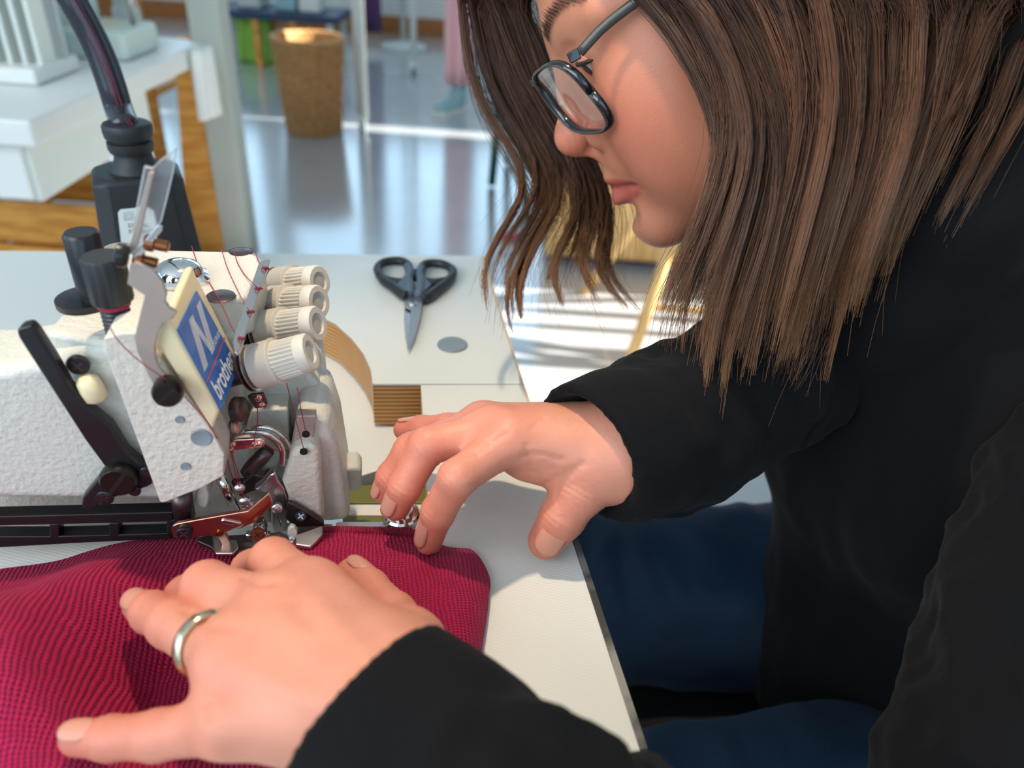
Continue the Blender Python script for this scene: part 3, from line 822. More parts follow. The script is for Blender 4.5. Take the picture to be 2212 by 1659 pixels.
thread([PA(*z1(515, 490), -0.020), PA(*z1(560, 560), -0.020), PA(*z1(660, 655), -0.021), PA(*z1(790, 745), -0.022)])
thread([PA(*z1(850, 800), -0.016), PA(*z1(930, 885), -0.0155), PA(*z1(990, 960), -0.0155), PA(*z1(1050, 1080), -0.006), PA(*z1(1060, 1190), 0.0)])
thread([PA(*zn(970, 0), 0.03), PA(*zn(1050, 320), 0.012), PA(*zn(1118, 572), 0.0085)])
thread([PA(*zn(1060, 60), 0.03), PA(*zn(1100, 270), 0.016), PA(*zn(1135, 430), 0.0085)])
thread([PA(*zn(738, 150), 0.018), PA(*zn(740, 340), 0.012), PA(*zn(715, 470), 0.003), PA(*zn(690, 540), 0.003), PA(*zn(540, 570), 0.003), PA(*zn(590, 790), 0.004), PA(*zn(640, 1000), 0.004)])
thread([PA(*zn(800, 520), 0.003), PA(*zn(860, 560), 0.012), PA(*zn(940, 590), 0.013)])
thread([PA(*zn(480, 600), 0.004), PA(*zn(530, 780), 0.004), PA(*zn(600, 900), 0.006), PA(*zn(650, 1030), 0.006)])
thread([PA(*zn(525, 600), 0.003), PA(*zn(570, 800), 0.003), PA(*zn(620, 950), 0.004), PA(*zn(640, 1030), 0.004)])

# ------------------------------------------------------------------ gooseneck lamp on the table behind the machine
lampbase = TP(300, 620, 0)
LD = dep(W(290, 540, 0.5))
lr = root('gooseneck_lamp', TP(290, 600), 'black gooseneck work lamp with transformer box standing behind the machine', 'lamp')
# transformer: eight-sided tapering box standing on the table
Pb = TP(345, 612)
dl = dep(Pb)
ptop = None
ln = V(Pb[0], Pb[1], 0)
hx = nrm(V(Pb[1], -Pb[0], 0)); hy = V(-hx[1], hx[0], 0)     # across and along the view on the table
def ring8(zc, w, d_, c):
    P = V(Pb[0], Pb[1], TZ + zc)
    return [P + hx * x + hy * y for x, y in [(-w + c, -d_), (w - c, -d_), (w, -d_ + c), (w, d_ - c), (w - c, d_), (-w + c, d_), (-w, d_ - c), (-w, -d_ + c)]]
hb = 0.088
rings = [ring8(0.0, 0.0345, 0.034, 0.011), ring8(hb - 0.004, 0.0285, 0.026, 0.009), ring8(hb, 0.025, 0.023, 0.010)]
vs = [p for r_ in rings for p in r_]
fs = [list(range(8))[::-1], list(range(16, 24))] + [[k * 8 + i, k * 8 + (i + 1) % 8, k * 8 + 8 + (i + 1) % 8, k * 8 + 8 + i] for k in range(2) for i in range(8)]
box_o = meshobj('transformer_box', vs, fs, M['black_matte'], lr, bevel=0.0012)
Pt = V(Pb[0], Pb[1], TZ + hb - 0.001)
lathe('neck_socket', Pt, ZX, [(0.017, 0), (0.0155, 0.004), (0.0125, 0.008), (0.0118, 0.013), (0.0138, 0.0135), (0.0148, 0.016), (0.0148, 0.0205), (0.0125, 0.0212), (0.0125, 0.0225), (0.0152, 0.0235), (0.0158, 0.027), (0.0158, 0.031), (0.0148, 0.0325), (0.0125, 0.033), (0.0105, 0.033)], M['black_matte'], lr, 36)
dt = dep(Pt)
mat('neck_sheath', (0.03, 0.03, 0.04), 0.16, noise=0.2, nscale=60)
neck = [Pt + ZX * 0.028] + [W(x, y, dt + dd) for x, y, dd in [(258, 240, 0.0), (243, 190, -0.005), (222, 130, -0.012), (195, 70, -0.02), (160, 5, -0.03), (110, -80, -0.04), (60, -190, -0.05)]]
tube('gooseneck', catmull(neck, 6), pxsize(29, dt), M['neck_sheath'], lr, 24)
tube('neck_thread', [p + CR * q - CF * 0.0102 for p, q in zip(catmull(neck, 6), np.linspace(0.006, -0.004, 43))], 0.0003, M['thread'], lr, 5)
tube('neck_thread', [p + CR * q - CF * 0.0100 for p, q in zip(catmull(neck, 6), np.linspace(0.008, 0.002, 43))], 0.0003, M['thread'], lr, 5)
# rating sticker on the near flat
f0, f1, f2, f3 = rings[0][0], rings[0][1], rings[1][1], rings[1][0]
fe1, fe2 = f1 - f0, f3 - f0
nf = nrm(np.cross(fe1, fe2))
def fq(u, v, l): return f0 + (f1 - f0) * (0.5 + (u - 0.5) * (1 - 0.24 * v)) + fe2 * v + nf * l
st = prism('rating_sticker', [fq(u, v, 0.0003) for u, v in [(0.00, 0.12), (0.54, 0.12), (0.54, 0.81), (0.49, 0.835), (0.03, 0.835), (-0.02, 0.81)]], nf * 0.0002, M['sticker'], box_o)
for txt, u0, u1, v0, v1 in [('230Vac', 0.18, 0.44, 0.685, 0.715), ('50/60HZ', 0.18, 0.48, 0.635, 0.665), ('12V 12W', 0.16, 0.48, 0.49, 0.52), ('HALOGEN', 0.13, 0.50, 0.44, 0.47)]:
    print_text('sticker_lettering', txt, f0, fe1, fe2, u0, u1, v0, v1, M['ink'], st, 0.0007, 0.004)
for s_ in (0.10, 0.05):
    pts = [fq(0.15 + 0.7 * s_ * a_, 0.775 + 0.3 * s_ * b_, 0.0006) for a_, b_ in [(-1, -1), (1, -1), (1, 1), (-1, 1), (-1, -1)]]
    tube('sticker_symbol', pts, 0.00014, M['ink'], st, 4)
pts = [fq(0.28 + 0.09 * math.cos(t), 0.58 + 0.03 * math.sin(t), 0.0006) for t in np.linspace(0, 6.3, 20)]
tube('sticker_symbol', pts, 0.00014, M['ink'], st, 4)
# lamp head out of the frame above, lighting the needle area
hp = neck[-1]
HP = V(-0.12, 0.35, TZ + 0.60)
tube('gooseneck_end', catmull([neck[-1], neck[-1] + V(0.02, -0.02, 0.06), HP + V(-0.05, 0.03, 0.06), HP + V(-0.01, 0.005, 0.03)], 8), pxsize(29, dt) * 0.9, M['neck_sheath'], lr, 16)
ld = nrm(V(0.0, 0.20, TZ) - HP)
lathe('lamp_shade', HP - ld * 0.03, ld, [(0.012, 0), (0.02, 0.01), (0.034, 0.045), (0.0345, 0.046), (0.033, 0.045), (0.019, 0.011)], M['black_matte'], lr, 32)
light('lamp_bulb', 'SPOT', HP + ld * 0.012, HP + ld, 9.8, (1.0, 0.78, 0.54), spot_size=math.radians(78), spot_blend=0.9, shadow_soft_size=0.012)
# ------------------------------------------------------------------ signed distance modelling for the person
def _smin(a, b, k):
    if k <= 0: return np.minimum(a, b)
    h = np.clip(0.5 + 0.5 * (b - a) / k, 0, 1)
    return b + (a - b) * h - k * h * (1 - h)

class Blob:
    def __init__(self): self.ops = []
    def cone(self, a, b, ra, rb, k=0.004, sub=False, sq=None):
        self.ops.append(('c', np.asarray(a, float), np.asarray(b, float), ra, rb, k, sub)); return self
    def ball(self, c, r, k=0.004, sub=False):
        return self.cone(c, c, r, r, k, sub)
    def ell(self, c, radii, axes, k=0.004, sub=False):
        self.ops.append(('e', np.asarray(c, float), np.asarray(radii, float), np.asarray(axes, float), None, k, sub)); return self
    def bounds(self, pad):
        los, his = [], []
        for o in self.ops:
            if o[6]: continue
            if o[0] == 'c':
                r = max(o[3], o[4])
                los.append(np.minimum(o[1], o[2]) - r); his.append(np.maximum(o[1], o[2]) + r)
            else:
                r = o[2].max()
                los.append(o[1] - r); his.append(o[1] + r)
        return np.min(los, 0) - pad, np.max(his, 0) + pad
    def field(self, P, o):
        if o[0] == 'c':
            a, b, ra, rb = o[1:5]
            ba = b - a
            L2 = ba @ ba
            pa = P - a.astype(np.float32)
            if L2 < 1e-14: return np.sqrt((pa ** 2).sum(-1)) - ra
            h = np.clip((pa @ ba.astype(np.float32)) / L2, 0, 1)
            return np.sqrt(((pa - h[..., None] * ba.astype(np.float32)) ** 2).sum(-1)) - (ra + h * (rb - ra))
        c, R, A = o[1:4]
        q = (P - c.astype(np.float32)) @ A.T.astype(np.float32)
        k0 = np.sqrt(((q / R.astype(np.float32)) ** 2).sum(-1))
        k1 = np.sqrt(((q / (R ** 2).astype(np.float32)) ** 2).sum(-1)) + 1e-9
        return np.where(k0 < 1e-4, -R.min(), k0 * (k0 - 1) / k1)
    def mesh(self, res, clip=None):
        lo, hi = self.bounds(res * 3)
        if clip is not None:
            lo, hi = np.maximum(lo, clip[0]), np.minimum(hi, clip[1])
        n = np.ceil((hi - lo) / res).astype(int) + 1
        D = np.full(n, 0.2, np.float32)
        ax = [lo[i] + res * np.arange(n[i]) for i in range(3)]
        for o in self.ops:
            k = o[5]
            if o[0] == 'c':
                r = max(o[3], o[4]); l, h = np.minimum(o[1], o[2]) - r, np.maximum(o[1], o[2]) + r
            else:
                r = o[2].max(); l, h = o[1] - r, o[1] + r
            m = k + 3 * res
            i0 = np.clip(np.floor((l - m - lo) / res).astype(int), 0, n)
            i1 = np.clip(np.ceil((h + m - lo) / res).astype(int) + 1, 0, n)
            if np.any(i1 <= i0): continue
            G = np.stack(np.meshgrid(*[ax[i][i0[i]:i1[i]].astype(np.float32) for i in range(3)], indexing='ij'), -1)
            d = self.field(G, o)
            S = (slice(i0[0], i1[0]), slice(i0[1], i1[1]), slice(i0[2], i1[2]))
            if o[6]: D[S] = -_smin(-D[S], d, k)
            else: D[S] = _smin(D[S], d, k)
        return surface_nets(D, lo, res)

def surface_nets(D, lo, res):
    s = D < 0
    c = np.zeros(np.array(D.shape) - 1, np.int8)
    for dx in (0, 1):
        for dy in (0, 1):
            for dz in (0, 1):
                c += s[dx:dx + c.shape[0], dy:dy + c.shape[1], dz:dz + c.shape[2]]
    cells = np.argwhere((c > 0) & (c < 8))
    idx = -np.ones(c.shape, np.int64)
    idx[tuple(cells.T)] = np.arange(len(cells))
    acc = np.zeros((len(cells), 3)); cnt = np.zeros(len(cells))
    corners = [(0, 0, 0), (1, 0, 0), (0, 1, 0), (1, 1, 0), (0, 0, 1), (1, 0, 1), (0, 1, 1), (1, 1, 1)]
    val = [D[tuple((cells + np.array(q)).T)] for q in corners]
    for i, j in [(0, 1), (2, 3), (4, 5), (6, 7), (0, 2), (1, 3), (4, 6), (5, 7), (0, 4), (1, 5), (2, 6), (3, 7)]:
        a, b = val[i], val[j]
        m = (a < 0) != (b < 0)
        t = np.where(m, a / np.where(m, a - b, 1), 0)
        p = np.array(corners[i]) + t[:, None] * (np.array(corners[j]) - np.array(corners[i]))
        acc += p * m[:, None]; cnt += m
    verts = lo + res * (cells + acc / cnt[:, None])
    faces = []
    for axis in range(3):
        o1, o2 = [(1, 2), (2, 0), (0, 1)][axis]
        sl0 = [slice(None)] * 3; sl1 = [slice(None)] * 3
        sl0[axis] = slice(0, -1); sl1[axis] = slice(1, None)
        e = s[tuple(sl0)] != s[tuple(sl1)]
        pts = np.argwhere(e)
        ok = (pts[:, o1] > 0) & (pts[:, o2] > 0) & (pts[:, o1] < D.shape[o1] - 1) & (pts[:, o2] < D.shape[o2] - 1)
        pts = pts[ok]
        u1 = np.zeros(3, int); u1[o1] = 1
        u2 = np.zeros(3, int); u2[o2] = 1
        q = [idx[tuple((pts - a).T)] for a in (0 * u1, u1, u1 + u2, u2)]
        f = np.stack(q, 1)
        neg = s[tuple(pts.T)]
        f[~neg] = f[~neg][:, ::-1]
        faces.append(f)
    faces = np.concatenate(faces)
    return verts, faces[(faces >= 0).all(1)]

def vnoise(P, scale, seed=0):
    r = np.random.default_rng(seed).random((32, 32, 32))
    Q = P * scale + 100
    i = np.floor(Q).astype(int); f = Q - i; f = f * f * (3 - 2 * f)
    out = 0
    for dx in (0, 1):
        for dy in (0, 1):
            for dz in (0, 1):
                w = (f[:, 0] if dx else 1 - f[:, 0]) * (f[:, 1] if dy else 1 - f[:, 1]) * (f[:, 2] if dz else 1 - f[:, 2])
                out = out + w * r[(i[:, 0] + dx) % 32, (i[:, 1] + dy) % 32, (i[:, 2] + dz) % 32]
    return out - 0.5

def vnormals(v, f):
    n = np.zeros_like(v)
    fn = np.cross(v[f[:, 2]] - v[f[:, 0]], v[f[:, 3]] - v[f[:, 1]])
    for k in range(4): np.add.at(n, f[:, k], fn)
    return n / (np.linalg.norm(n, axis=1)[:, None] + 1e-12)

def relax(v, f, it=2, w=0.5):
    for _ in range(it):
        a = np.zeros_like(v); c = np.zeros(len(v))
        for k in range(4):
            i, j = f[:, k], f[:, (k + 1) % 4]
            np.add.at(a, i, v[j]); np.add.at(c, i, 1)
            np.add.at(a, j, v[i]); np.add.at(c, j, 1)
        v = v * (1 - w) + w * a / np.maximum(c, 1)[:, None]
    return v

def fastmesh(name, v, f, mt, parent, cols=None):
    me = bpy.data.meshes.new(name)
    org = ORG[parent.name]
    me.vertices.add(len(v)); me.vertices.foreach_set('co', (v - org).astype(np.float32).ravel())
    me.loops.add(f.size); me.loops.foreach_set('vertex_index', f.astype(np.int32).ravel())
    me.polygons.add(len(f)); me.polygons.foreach_set('loop_start', np.arange(0, f.size, f.shape[1], dtype=np.int32))
    me.update(calc_edges=True); me.validate()
    me.polygons.foreach_set('use_smooth', np.ones(len(me.polygons), bool))
    if cols is not None:
        ca = me.color_attributes.new('tint', 'FLOAT_COLOR', 'POINT')
        ca.data.foreach_set('color', np.c_[cols, np.ones(len(cols))].astype(np.float32).ravel())
    me.materials.append(mt)
    o = bpy.data.objects.new(name, me)
    COL.objects.link(o); o.parent = parent
    ORG[o.name] = org
    return o

def tinted(key, rough, sss=0.0, bump=0, bscale=300, spec=None):
    m = mat(key, (0.5, 0.5, 0.5), rough, sss=sss, bump=bump, bscale=bscale, spec=spec)
    nt = m.node_tree
    a = nt.nodes.new('ShaderNodeVertexColor'); a.layer_name = 'tint'
    nt.links.new(a.outputs['Color'], nt.nodes['Principled BSDF'].inputs['Base Color'])
    return m
tinted('skin', 0.46, 0.12, 0.00014, 1100)
tinted('hair', 0.42, spec=0.5)
mat('nail', srgb(206, 142, 120), 0.28)
mat('lash', (0.02, 0.012, 0.01), 0.5)
mat('eye_white', srgb(200, 185, 178), 0.25)
mat('iris', srgb(58, 36, 24), 0.2)

# ------------------------------------------------------------------ head frame
HO = V(0.0946, 0.4647, 0.9815)
HF, HL, HU = V(-0.86, -0.068, -0.511), V(-0.039, -0.988, 0.196), V(-0.517, 0.187, 0.841)
HF, HU = nrm(HF), nrm(HU - HF * np.dot(HU, nrm(HF)))
HL = np.cross(HU, HF)
HAX = np.stack([HF, HL, HU])
def HW(x, y, z): return HO + (HF * x + HL * y + HU * z) * 0.01
person = root('person', V(0.36, 0.44, 0.0), 'person in black hoodie and glasses bending over the machine, both hands guiding fabric', 'person')

c_ = 0.01
hd = Blob()
hd.ell(HW(-0.3, 0, 3.6), V(9.2, 7.3, 8.4) * c_, HAX, 0.02)
hd.ell(HW(3.2, 0, -1.5), V(5.9, 6.3, 7.6) * c_, HAX, 0.02)
hd.ell(HW(5.0, 0, -6.2), V(3.7, 3.7, 4.2) * c_, HAX, 0.02)
for s in (-1, 1):
    hd.cone(HW(0.8, 5.3 * s, -6.6), HW(7.2, 1.0 * s, -9.9), 0.017, 0.015, 0.02)
    hd.ell(HW(5.2, 3.9 * s, -3.4), V(2.6, 2.0, 2.6) * c_, HAX, 0.022)
    hd.ell(HW(4.6, 3.6 * s, -6.2), V(3.0, 2.1, 2.8) * c_, HAX, 0.022)
    hd.cone(HW(8.1, 0.8 * s, 1.8), HW(6.4, 4.8 * s, 1.5), 0.0095, 0.0085, 0.012)
hd.ball(HW(7.55, 0, -9.9), 0.0155, 0.012)
for s in (-1, 1):
    hd.ball(HW(9.35, 3.2 * s, -0.5), 0.0145, 0.008, True)
    hd.ball(HW(6.85, 3.1 * s, -0.2), 0.0124, 0.003)
    hd.cone(HW(8.25, 2.2 * s, 0.15), HW(7.6, 4.1 * s, 0.1), 0.0030, 0.0028, 0.004)
hd.cone(HW(8.7, 0, 0.9), HW(9.9, 0, -3.0), 0.0068, 0.0078, 0.008)
hd.ball(HW(10.2, 0, -3.55), 0.0112, 0.006)
for s in (-1, 1):
    hd.ball(HW(8.7, 1.5 * s, -4.0), 0.0090, 0.004)
hd.cone(HW(10.1, 0, -4.2), HW(9.1, 0, -4.9), 0.0048, 0.0055, 0.004)
for s in (-1, 1):
    hd.cone(HW(9.9, 0.62 * s, -4.85), HW(9.3, 0.75 * s, -4.5), 0.0028, 0.003, 0.002, True)
hd.ell(HW(7.4, 0, -5.9), V(1.8, 2.6, 1.6) * c_, HAX, 0.010)
for s in (-1, 1):
    hd.cone(HW(9.05, 0.35 * s, -6.55), HW(7.4, 2.65 * s, -7.25), 0.0058, 0.0034, 0.004)
    hd.cone(HW(8.95, 0.0 * s, -7.95), HW(7.35, 2.5 * s, -7.45), 0.0070, 0.0034, 0.004)
    hd.cone(HW(9.75, 0.0 * s, -7.18), HW(7.75, 2.95 * s, -7.35), 0.0012, 0.0014, 0.0025, True)
hd.cone(HW(9.2, -1, -8.95), HW(9.2, 1, -8.95), 0.005, 0.005, 0.008, True)
hd.cone(HW(-1.5, 0, -5), HW(-5.0, 0, -17), 0.052, 0.050, 0.03)
hv, hf_ = hd.mesh(0.0018)
hv = relax(hv, hf_, 1, 0.4)
# natural colouring of the face
q = (hv - HO) @ HAX.T * 100
skin0 = np.array(srgb(196, 128, 98)); rosy = np.array(srgb(198, 108, 86)); lipc = np.array(srgb(176, 84, 74)); browc = np.array(srgb(74, 46, 36)); hairc = np.array(srgb(60, 38, 28))
def blend(col, m, c): return col * (1 - m[:, None]) + m[:, None] * c
def gauss(q, c, r): return np.exp(-(((q - np.array(c)) / np.array(r)) ** 2).sum(1))
fc = np.tile(skin0, (len(q), 1))
for s in (-1, 1): fc = blend(fc, 0.75 * gauss(q, (6.5, 4.2 * s, -4.2), (3, 2.5, 3)), rosy)
fc = blend(fc, 0.7 * gauss(q, (10.4, 0, -3.8), (1.3, 1.6, 1.4)), rosy)
lipz = -7.22
hw = 2.9
up = 0.78 * np.sqrt(np.clip(1 - (q[:, 1] / hw) ** 2, 0, 1)) - 0.15 * np.exp(-(q[:, 1] / 0.35) ** 2)
dn = 1.15 * np.sqrt(np.clip(1 - (q[:, 1] / hw) ** 2, 0, 1))
dz = q[:, 2] - lipz + 0.12 * (q[:, 1] / hw) ** 2
lipm = np.clip(np.minimum((up - dz) / 0.12, (dz + dn) / 0.15), 0, 1) * (q[:, 0] > 6.8)
fc = blend(fc, 0.85 * lipm, lipc)
for s in (-1, 1):
    t = (q[:, 1] * s - 1.3) / 4.2
    bz = 1.75 + 1.15 * np.sin(np.clip(t, 0, 1) * 2.3) - 0.35 * t
    wd = 0.42 * (1.1 - 0.7 * np.clip(t, 0, 1))
    bm_ = np.clip(1.6 - np.abs(q[:, 2] - bz) / wd, 0, 1) * ((t > 0) & (t < 1)) * (q[:, 0] > 4)
    fc = blend(fc, 0.8 * bm_, browc)
scalp = np.clip((q[:, 2] + 0.55 * (5.5 - q[:, 0]) - 7.2) / 0.6, 0, 1)
fc = blend(fc, scalp, hairc)

# ------------------------------------------------------------------ hands
def finger(bl, js, rs, k=0.003):
    for i in range(len(js) - 1):
        bl.cone(js[i], js[i + 1], rs[i], rs[i + 1], k if i else 0.006)
def PX(L): return [TP(x, y, z) for x, y, z in L]
far = {'index': PX([(1105, 950, .060), (988, 1032, .055), (946, 1106, .034), (926, 1168, .015)]),
       'middle': PX([(1060, 930, .058), (924, 962, .056), (874, 1052, .038), (856, 1095, .026)]),
       'ring': PX([(1042, 915, .050), (888, 972, .048), (846, 1030, .034), (832, 1062, .024)]),
       'little': PX([(1050, 918, .042), (965, 922, .040), (910, 924, .034), (872, 928, .030)]),
       'thumb': PX([(1278, 1005, .046), (1250, 1062, .037), (1214, 1118, .025), (1180, 1168, .0125)])}
fr_ = {'index': (.0098, .0082, .0074, .0064), 'middle': (.0098, .0082, .0074, .0064), 'ring': (.0092, .0078, .0070, .006), 'little': (.0078, .0066, .0062, .0054), 'thumb': (.0145, .0118, .0104, .0088)}
fw = TP(1345, 975, .050)
hf = Blob()
for n_ in ('middle', 'index', 'ring', 'little'):
    hf.cone(fw, far[n_][0], 0.0175, fr_[n_][0] * 1.12, 0.012)
hf.cone(fw, W(1470, 930, 0.40), 0.021, 0.026, 0.01)
hf.cone(TP(1310, 985, .044), TP(1130, 980, .048), 0.015, 0.0085, 0.01)
hf.cone(TP(1320, 985, .048), far['thumb'][0], 0.018, 0.0135, 0.012)
hf.cone(far['thumb'][0], TP(1150, 990, .046), 0.010, 0.006, 0.014)
for n_, js in far.items(): finger(hf, js, fr_[n_])
near_ = {'index': PX([(672, 1285, .056), (590, 1212, .044), (545, 1232, .027), (520, 1250, .014)]),
         'middle': PX([(598, 1325, .060), (448, 1266, .043), (405, 1290, .028), (392, 1305, .018)]),
         'ring': PX([(505, 1425, .060), (372, 1348, .045), (328, 1322, .037), (303, 1308, .031)]),
         'little': PX([(498, 1560, .054), (340, 1588, .041), (240, 1594, .035), (168, 1594, .031)]),
         'thumb': PX([(880, 1400, .044), (845, 1335, .033), (795, 1275, .022), (762, 1240, .014)])}
nr_ = {'index': (.0105, .0088, .0082, .0070), 'middle': (.0110, .0092, .0084, .0070), 'ring': (.0100, .0082, .0074, .0064), 'little': (.0088, .0074, .0066, .0057), 'thumb': (.0125, .0098, .0086, .0075)}
nw = TP(850, 1540, .056)
hn = Blob()
for n_ in ('middle', 'ring', 'index', 'little'):
    hn.cone(nw, near_[n_][0], 0.0175, nr_[n_][0] * 1.15, 0.014)
hn.cone(nw, W(1000, 1740, 0.208), 0.021, 0.024, 0.012)
hn.cone(TP(800, 1500, .052), TP(560, 1420, .056), 0.0165, 0.0125, 0.014)
hn.cone(TP(810, 1460, .048), TP(680, 1340, .050), 0.0165, 0.0115, 0.014)
hn.cone(nw, near_['thumb'][0], 0.017, 0.013, 0.012)
for n_, js in near_.items(): finger(hn, js, nr_[n_])
def handmesh(bl, js, k0):
    v, f = bl.mesh(0.0011)
    v = relax(v, f, 2, 0.5)
    n = vnormals(v, f)
    v = v + n * (vnoise(v, 900, 3) * 0.00016)[:, None]
    col = np.tile(np.array(srgb(208, 140, 114)), (len(v), 1))
    red = np.array(srgb(200, 106, 88))
    for nm, L in js.items():
        for i, p in enumerate(L):
            d = np.linalg.norm(v - p, axis=1)
            col = blend(col, (0.55 if i == len(L) - 1 else 0.4) * np.exp(-(d / 0.014) ** 2), red)
    col = col * (1 + 0.12 * vnoise(v, 160, 5)[:, None])
    return v, f, col
def project(v):
    w = v - CAMP; d = w @ CF
    return np.stack([1106 + FPX * (w @ CR) / d, 829 - FPX * (w @ CU) / d], 1), d
def crease(v, f, lines, depth=0.0007, wid=0.0011):
    n = vnormals(v, f); pr, d = project(v)
    facing = (n @ CF) < 0.1
    for L in lines:
        dp = depth
        pts = []
        for (x0, y0), (x1, y1) in zip(L[:-1], L[1:]):
            m_ = max(2, int(math.hypot(x1 - x0, y1 - y0) / 3))
            pts += [(x0 + (x1 - x0) * i / m_, y0 + (y1 - y0) * i / m_) for i in range(m_)]
        cen = []
        for p in pts:
            k = np.where((np.abs(pr - np.array(p)).max(1) < 6) & facing)[0]
            if len(k): cen.append(v[k[d[k].argmin()]])
        if not cen: continue
        cen = np.array(cen)
        lo_, hi_ = cen.min(0) - 0.006, cen.max(0) + 0.006
        k = np.where(((v > lo_) & (v < hi_)).all(1))[0]
        dist = np.min(np.linalg.norm(v[k][:, None] - cen[None], axis=2), axis=1)
        v[k] -= n[k] * (dp * np.exp(-(dist / wid) ** 2))[:, None]
    return v
def knuckle_lines(v, f, js, rads):
    n = vnormals(v, f)
    for nm, L in js.items():
        for i in (1, 2):
            ax = nrm(nrm(L[i] - L[i - 1]) + nrm(L[min(i + 1, len(L) - 1)] - L[i]))
            w = v - L[i]; s_ = w @ ax; rad_ = np.linalg.norm(w, axis=1)
            k = rad_ < rads[nm][i] * 1.35
            v[k] -= n[k] * (0.00017 * np.cos(2 * math.pi * s_[k] / 0.0026) * np.exp(-(s_[k] / 0.0036) ** 2))[:, None]
    return v
fv, ff, fcol = handmesh(hf, far, 0)
fv = knuckle_lines(fv, ff, far, fr_)
fv = crease(fv, ff, [[(1150, 1062), (1185, 1046), (1220, 1025), (1262, 1002)], [(1196, 1082), (1200, 1060), (1215, 1040), (1240, 1022)], [(1130, 990), (1180, 985), (1215, 1000)],
                     [(1140, 965), (1150, 1000), (1148, 1030)], [(1030, 975), (1060, 950), (1095, 930)]], 0.00055, 0.0014)
fv = crease(fv, ff, [[(1150 + 16 * i, 925 - 2 * i), (1168 + 16 * i, 905), (1180 + 16 * i, 893)] for i in range(6)], 0.0003, 0.0009)
fv = crease(fv, ff, [[(1185 + 9 * i, 1105 + 8 * i), (1215 + 7 * i, 1118 + 6 * i)] for i in range(4)], 0.00014, 0.0008)
nv, nf_, ncol = handmesh(hn, near_, 0)
nv = knuckle_lines(nv, nf_, near_, nr_)
nv = crease(nv, nf_, [[(520, 1240), (560, 1256), (600, 1250)], [(400, 1310), (450, 1345), (500, 1350)], [(470, 1490), (450, 1520), (445, 1545)]], 0.0008, 0.002)
nv = crease(nv, nf_, [[(680, 1290), (760, 1400), (820, 1480)], [(600, 1330), (700, 1430), (790, 1510)], [(510, 1430), (640, 1490), (760, 1540)]], -0.0009, 0.004)

# ------------------------------------------------------------------ body under the clothes: one mesh with head, arms and hands
body = Blob()
NB = HW(-5.5, 0, -18)
SHN, SHF = V(0.275, 0.255, 0.805), V(0.245, 0.62, 0.835)
ELF, WRF = V(0.255, 0.47, 0.80), W(1470, 930, 0.40)
ELN, WRN = V(0.175, 0.105, 0.665), W(1000, 1740, 0.208)
body.cone(NB + V(0.03, 0, -0.03), V(0.36, 0.44, 0.55), 0.055, 0.10, 0.03)
body.cone(SHN + V(0, 0, -0.015), SHF + V(0, 0, -0.015), 0.036, 0.036, 0.02)
body.cone(SHN + V(0, 0, -0.015), ELN, 0.036, 0.034, 0.01); body.cone(ELN, WRN, 0.034, 0.026, 0.02)
body.cone(SHF + V(0, 0, -0.015), ELF, 0.036, 0.034, 0.01); body.cone(ELF, WRF, 0.034, 0.027, 0.02)
bv, bf = body.mesh(0.008)
V_ = np.concatenate([hv, fv, nv, bv]); F_ = np.concatenate([hf_, ff + len(hv), nf_ + len(hv) + len(fv), bf + len(hv) + len(fv) + len(nv)])
C_ = np.concatenate([fc, fcol, ncol, np.tile(skin0, (len(bv), 1))])
bodyo = fastmesh('body', V_, F_, M['skin'], person, C_)

def nail(js, rad, dirv, w=0.62, l0=0.1, l1=1.0, curve=0.9):
    p0, p1 = js[-2], js[-1]
    t = nrm(p1 - p0); L = np.linalg.norm(p1 - p0)
    n = nrm(dirv - t * np.dot(dirv, t)); s = np.cross(t, n)
    vs = []
    NU_, NV_ = 9, 9
    for j in range(NV_):
        v = l0 + (l1 - l0) * j / (NV_ - 1)
        vv = j / (NV_ - 1)
        half = w * (1 - 0.35 * abs(2 * vv - 1.0) ** 4)
        r = rad * (1.05 - 0.06 * vv ** 3)
        for i in range(NU_):
            a = (2 * i / (NU_ - 1) - 1) * half * 1.15
            edge = abs(2 * i / (NU_ - 1) - 1)
            p = p0 + t * (L * v + rad * 0.55 * vv - rad * 0.25 * edge ** 2 * (vv - 0.5) * 2 * 0.6) + r * (math.sin(a) * s + (math.cos(a) * 1.0) * n)
            vs.append(p)
    fs = [[j * NU_ + i, j * NU_ + i + 1, (j + 1) * NU_ + i + 1, (j + 1) * NU_ + i] for j in range(NV_ - 1) for i in range(NU_ - 1)]
    o = meshobj('fingernail', vs, fs, M['nail'], bodyo, smooth=True)
    m_ = o.modifiers.new('t', 'SOLIDIFY'); m_.thickness = 0.0005; m_.offset = 1
    return o
cam_dir = nrm(CAMP - fw)
nail(far['index'], .0066, nrm(-CR * 0.75 + cam_dir * 0.75), l0=0.15, l1=0.85)
nail(far['middle'], .0066, nrm(-CR * 0.6 + cam_dir * 0.8 - CU * .1), l0=-0.1, l1=0.95)
nail(far['ring'], .0062, nrm(-CR * 0.9 + cam_dir * 0.5), l0=-0.1, l1=0.95)
nail(far['little'], .0057, nrm(CU * 0.9 - CR * .2), l0=0.1, l1=0.9)
nail(far['thumb'], .0092, nrm(cam_dir + CR * 0.25), l0=0.05, l1=0.85)
nail(near_['ring'], .0066, nrm(CU * 0.7 - CR * 0.5 + cam_dir * .4), l0=0.1, l1=1.0)
nail(near_['little'], .0058, nrm(CU * 0.75 + cam_dir * 0.6), l0=0.3, l1=1.0)
nail(near_['thumb'], .0078, nrm(CU * 0.8 + CR * 0.2), l0=0.2, l1=0.9)
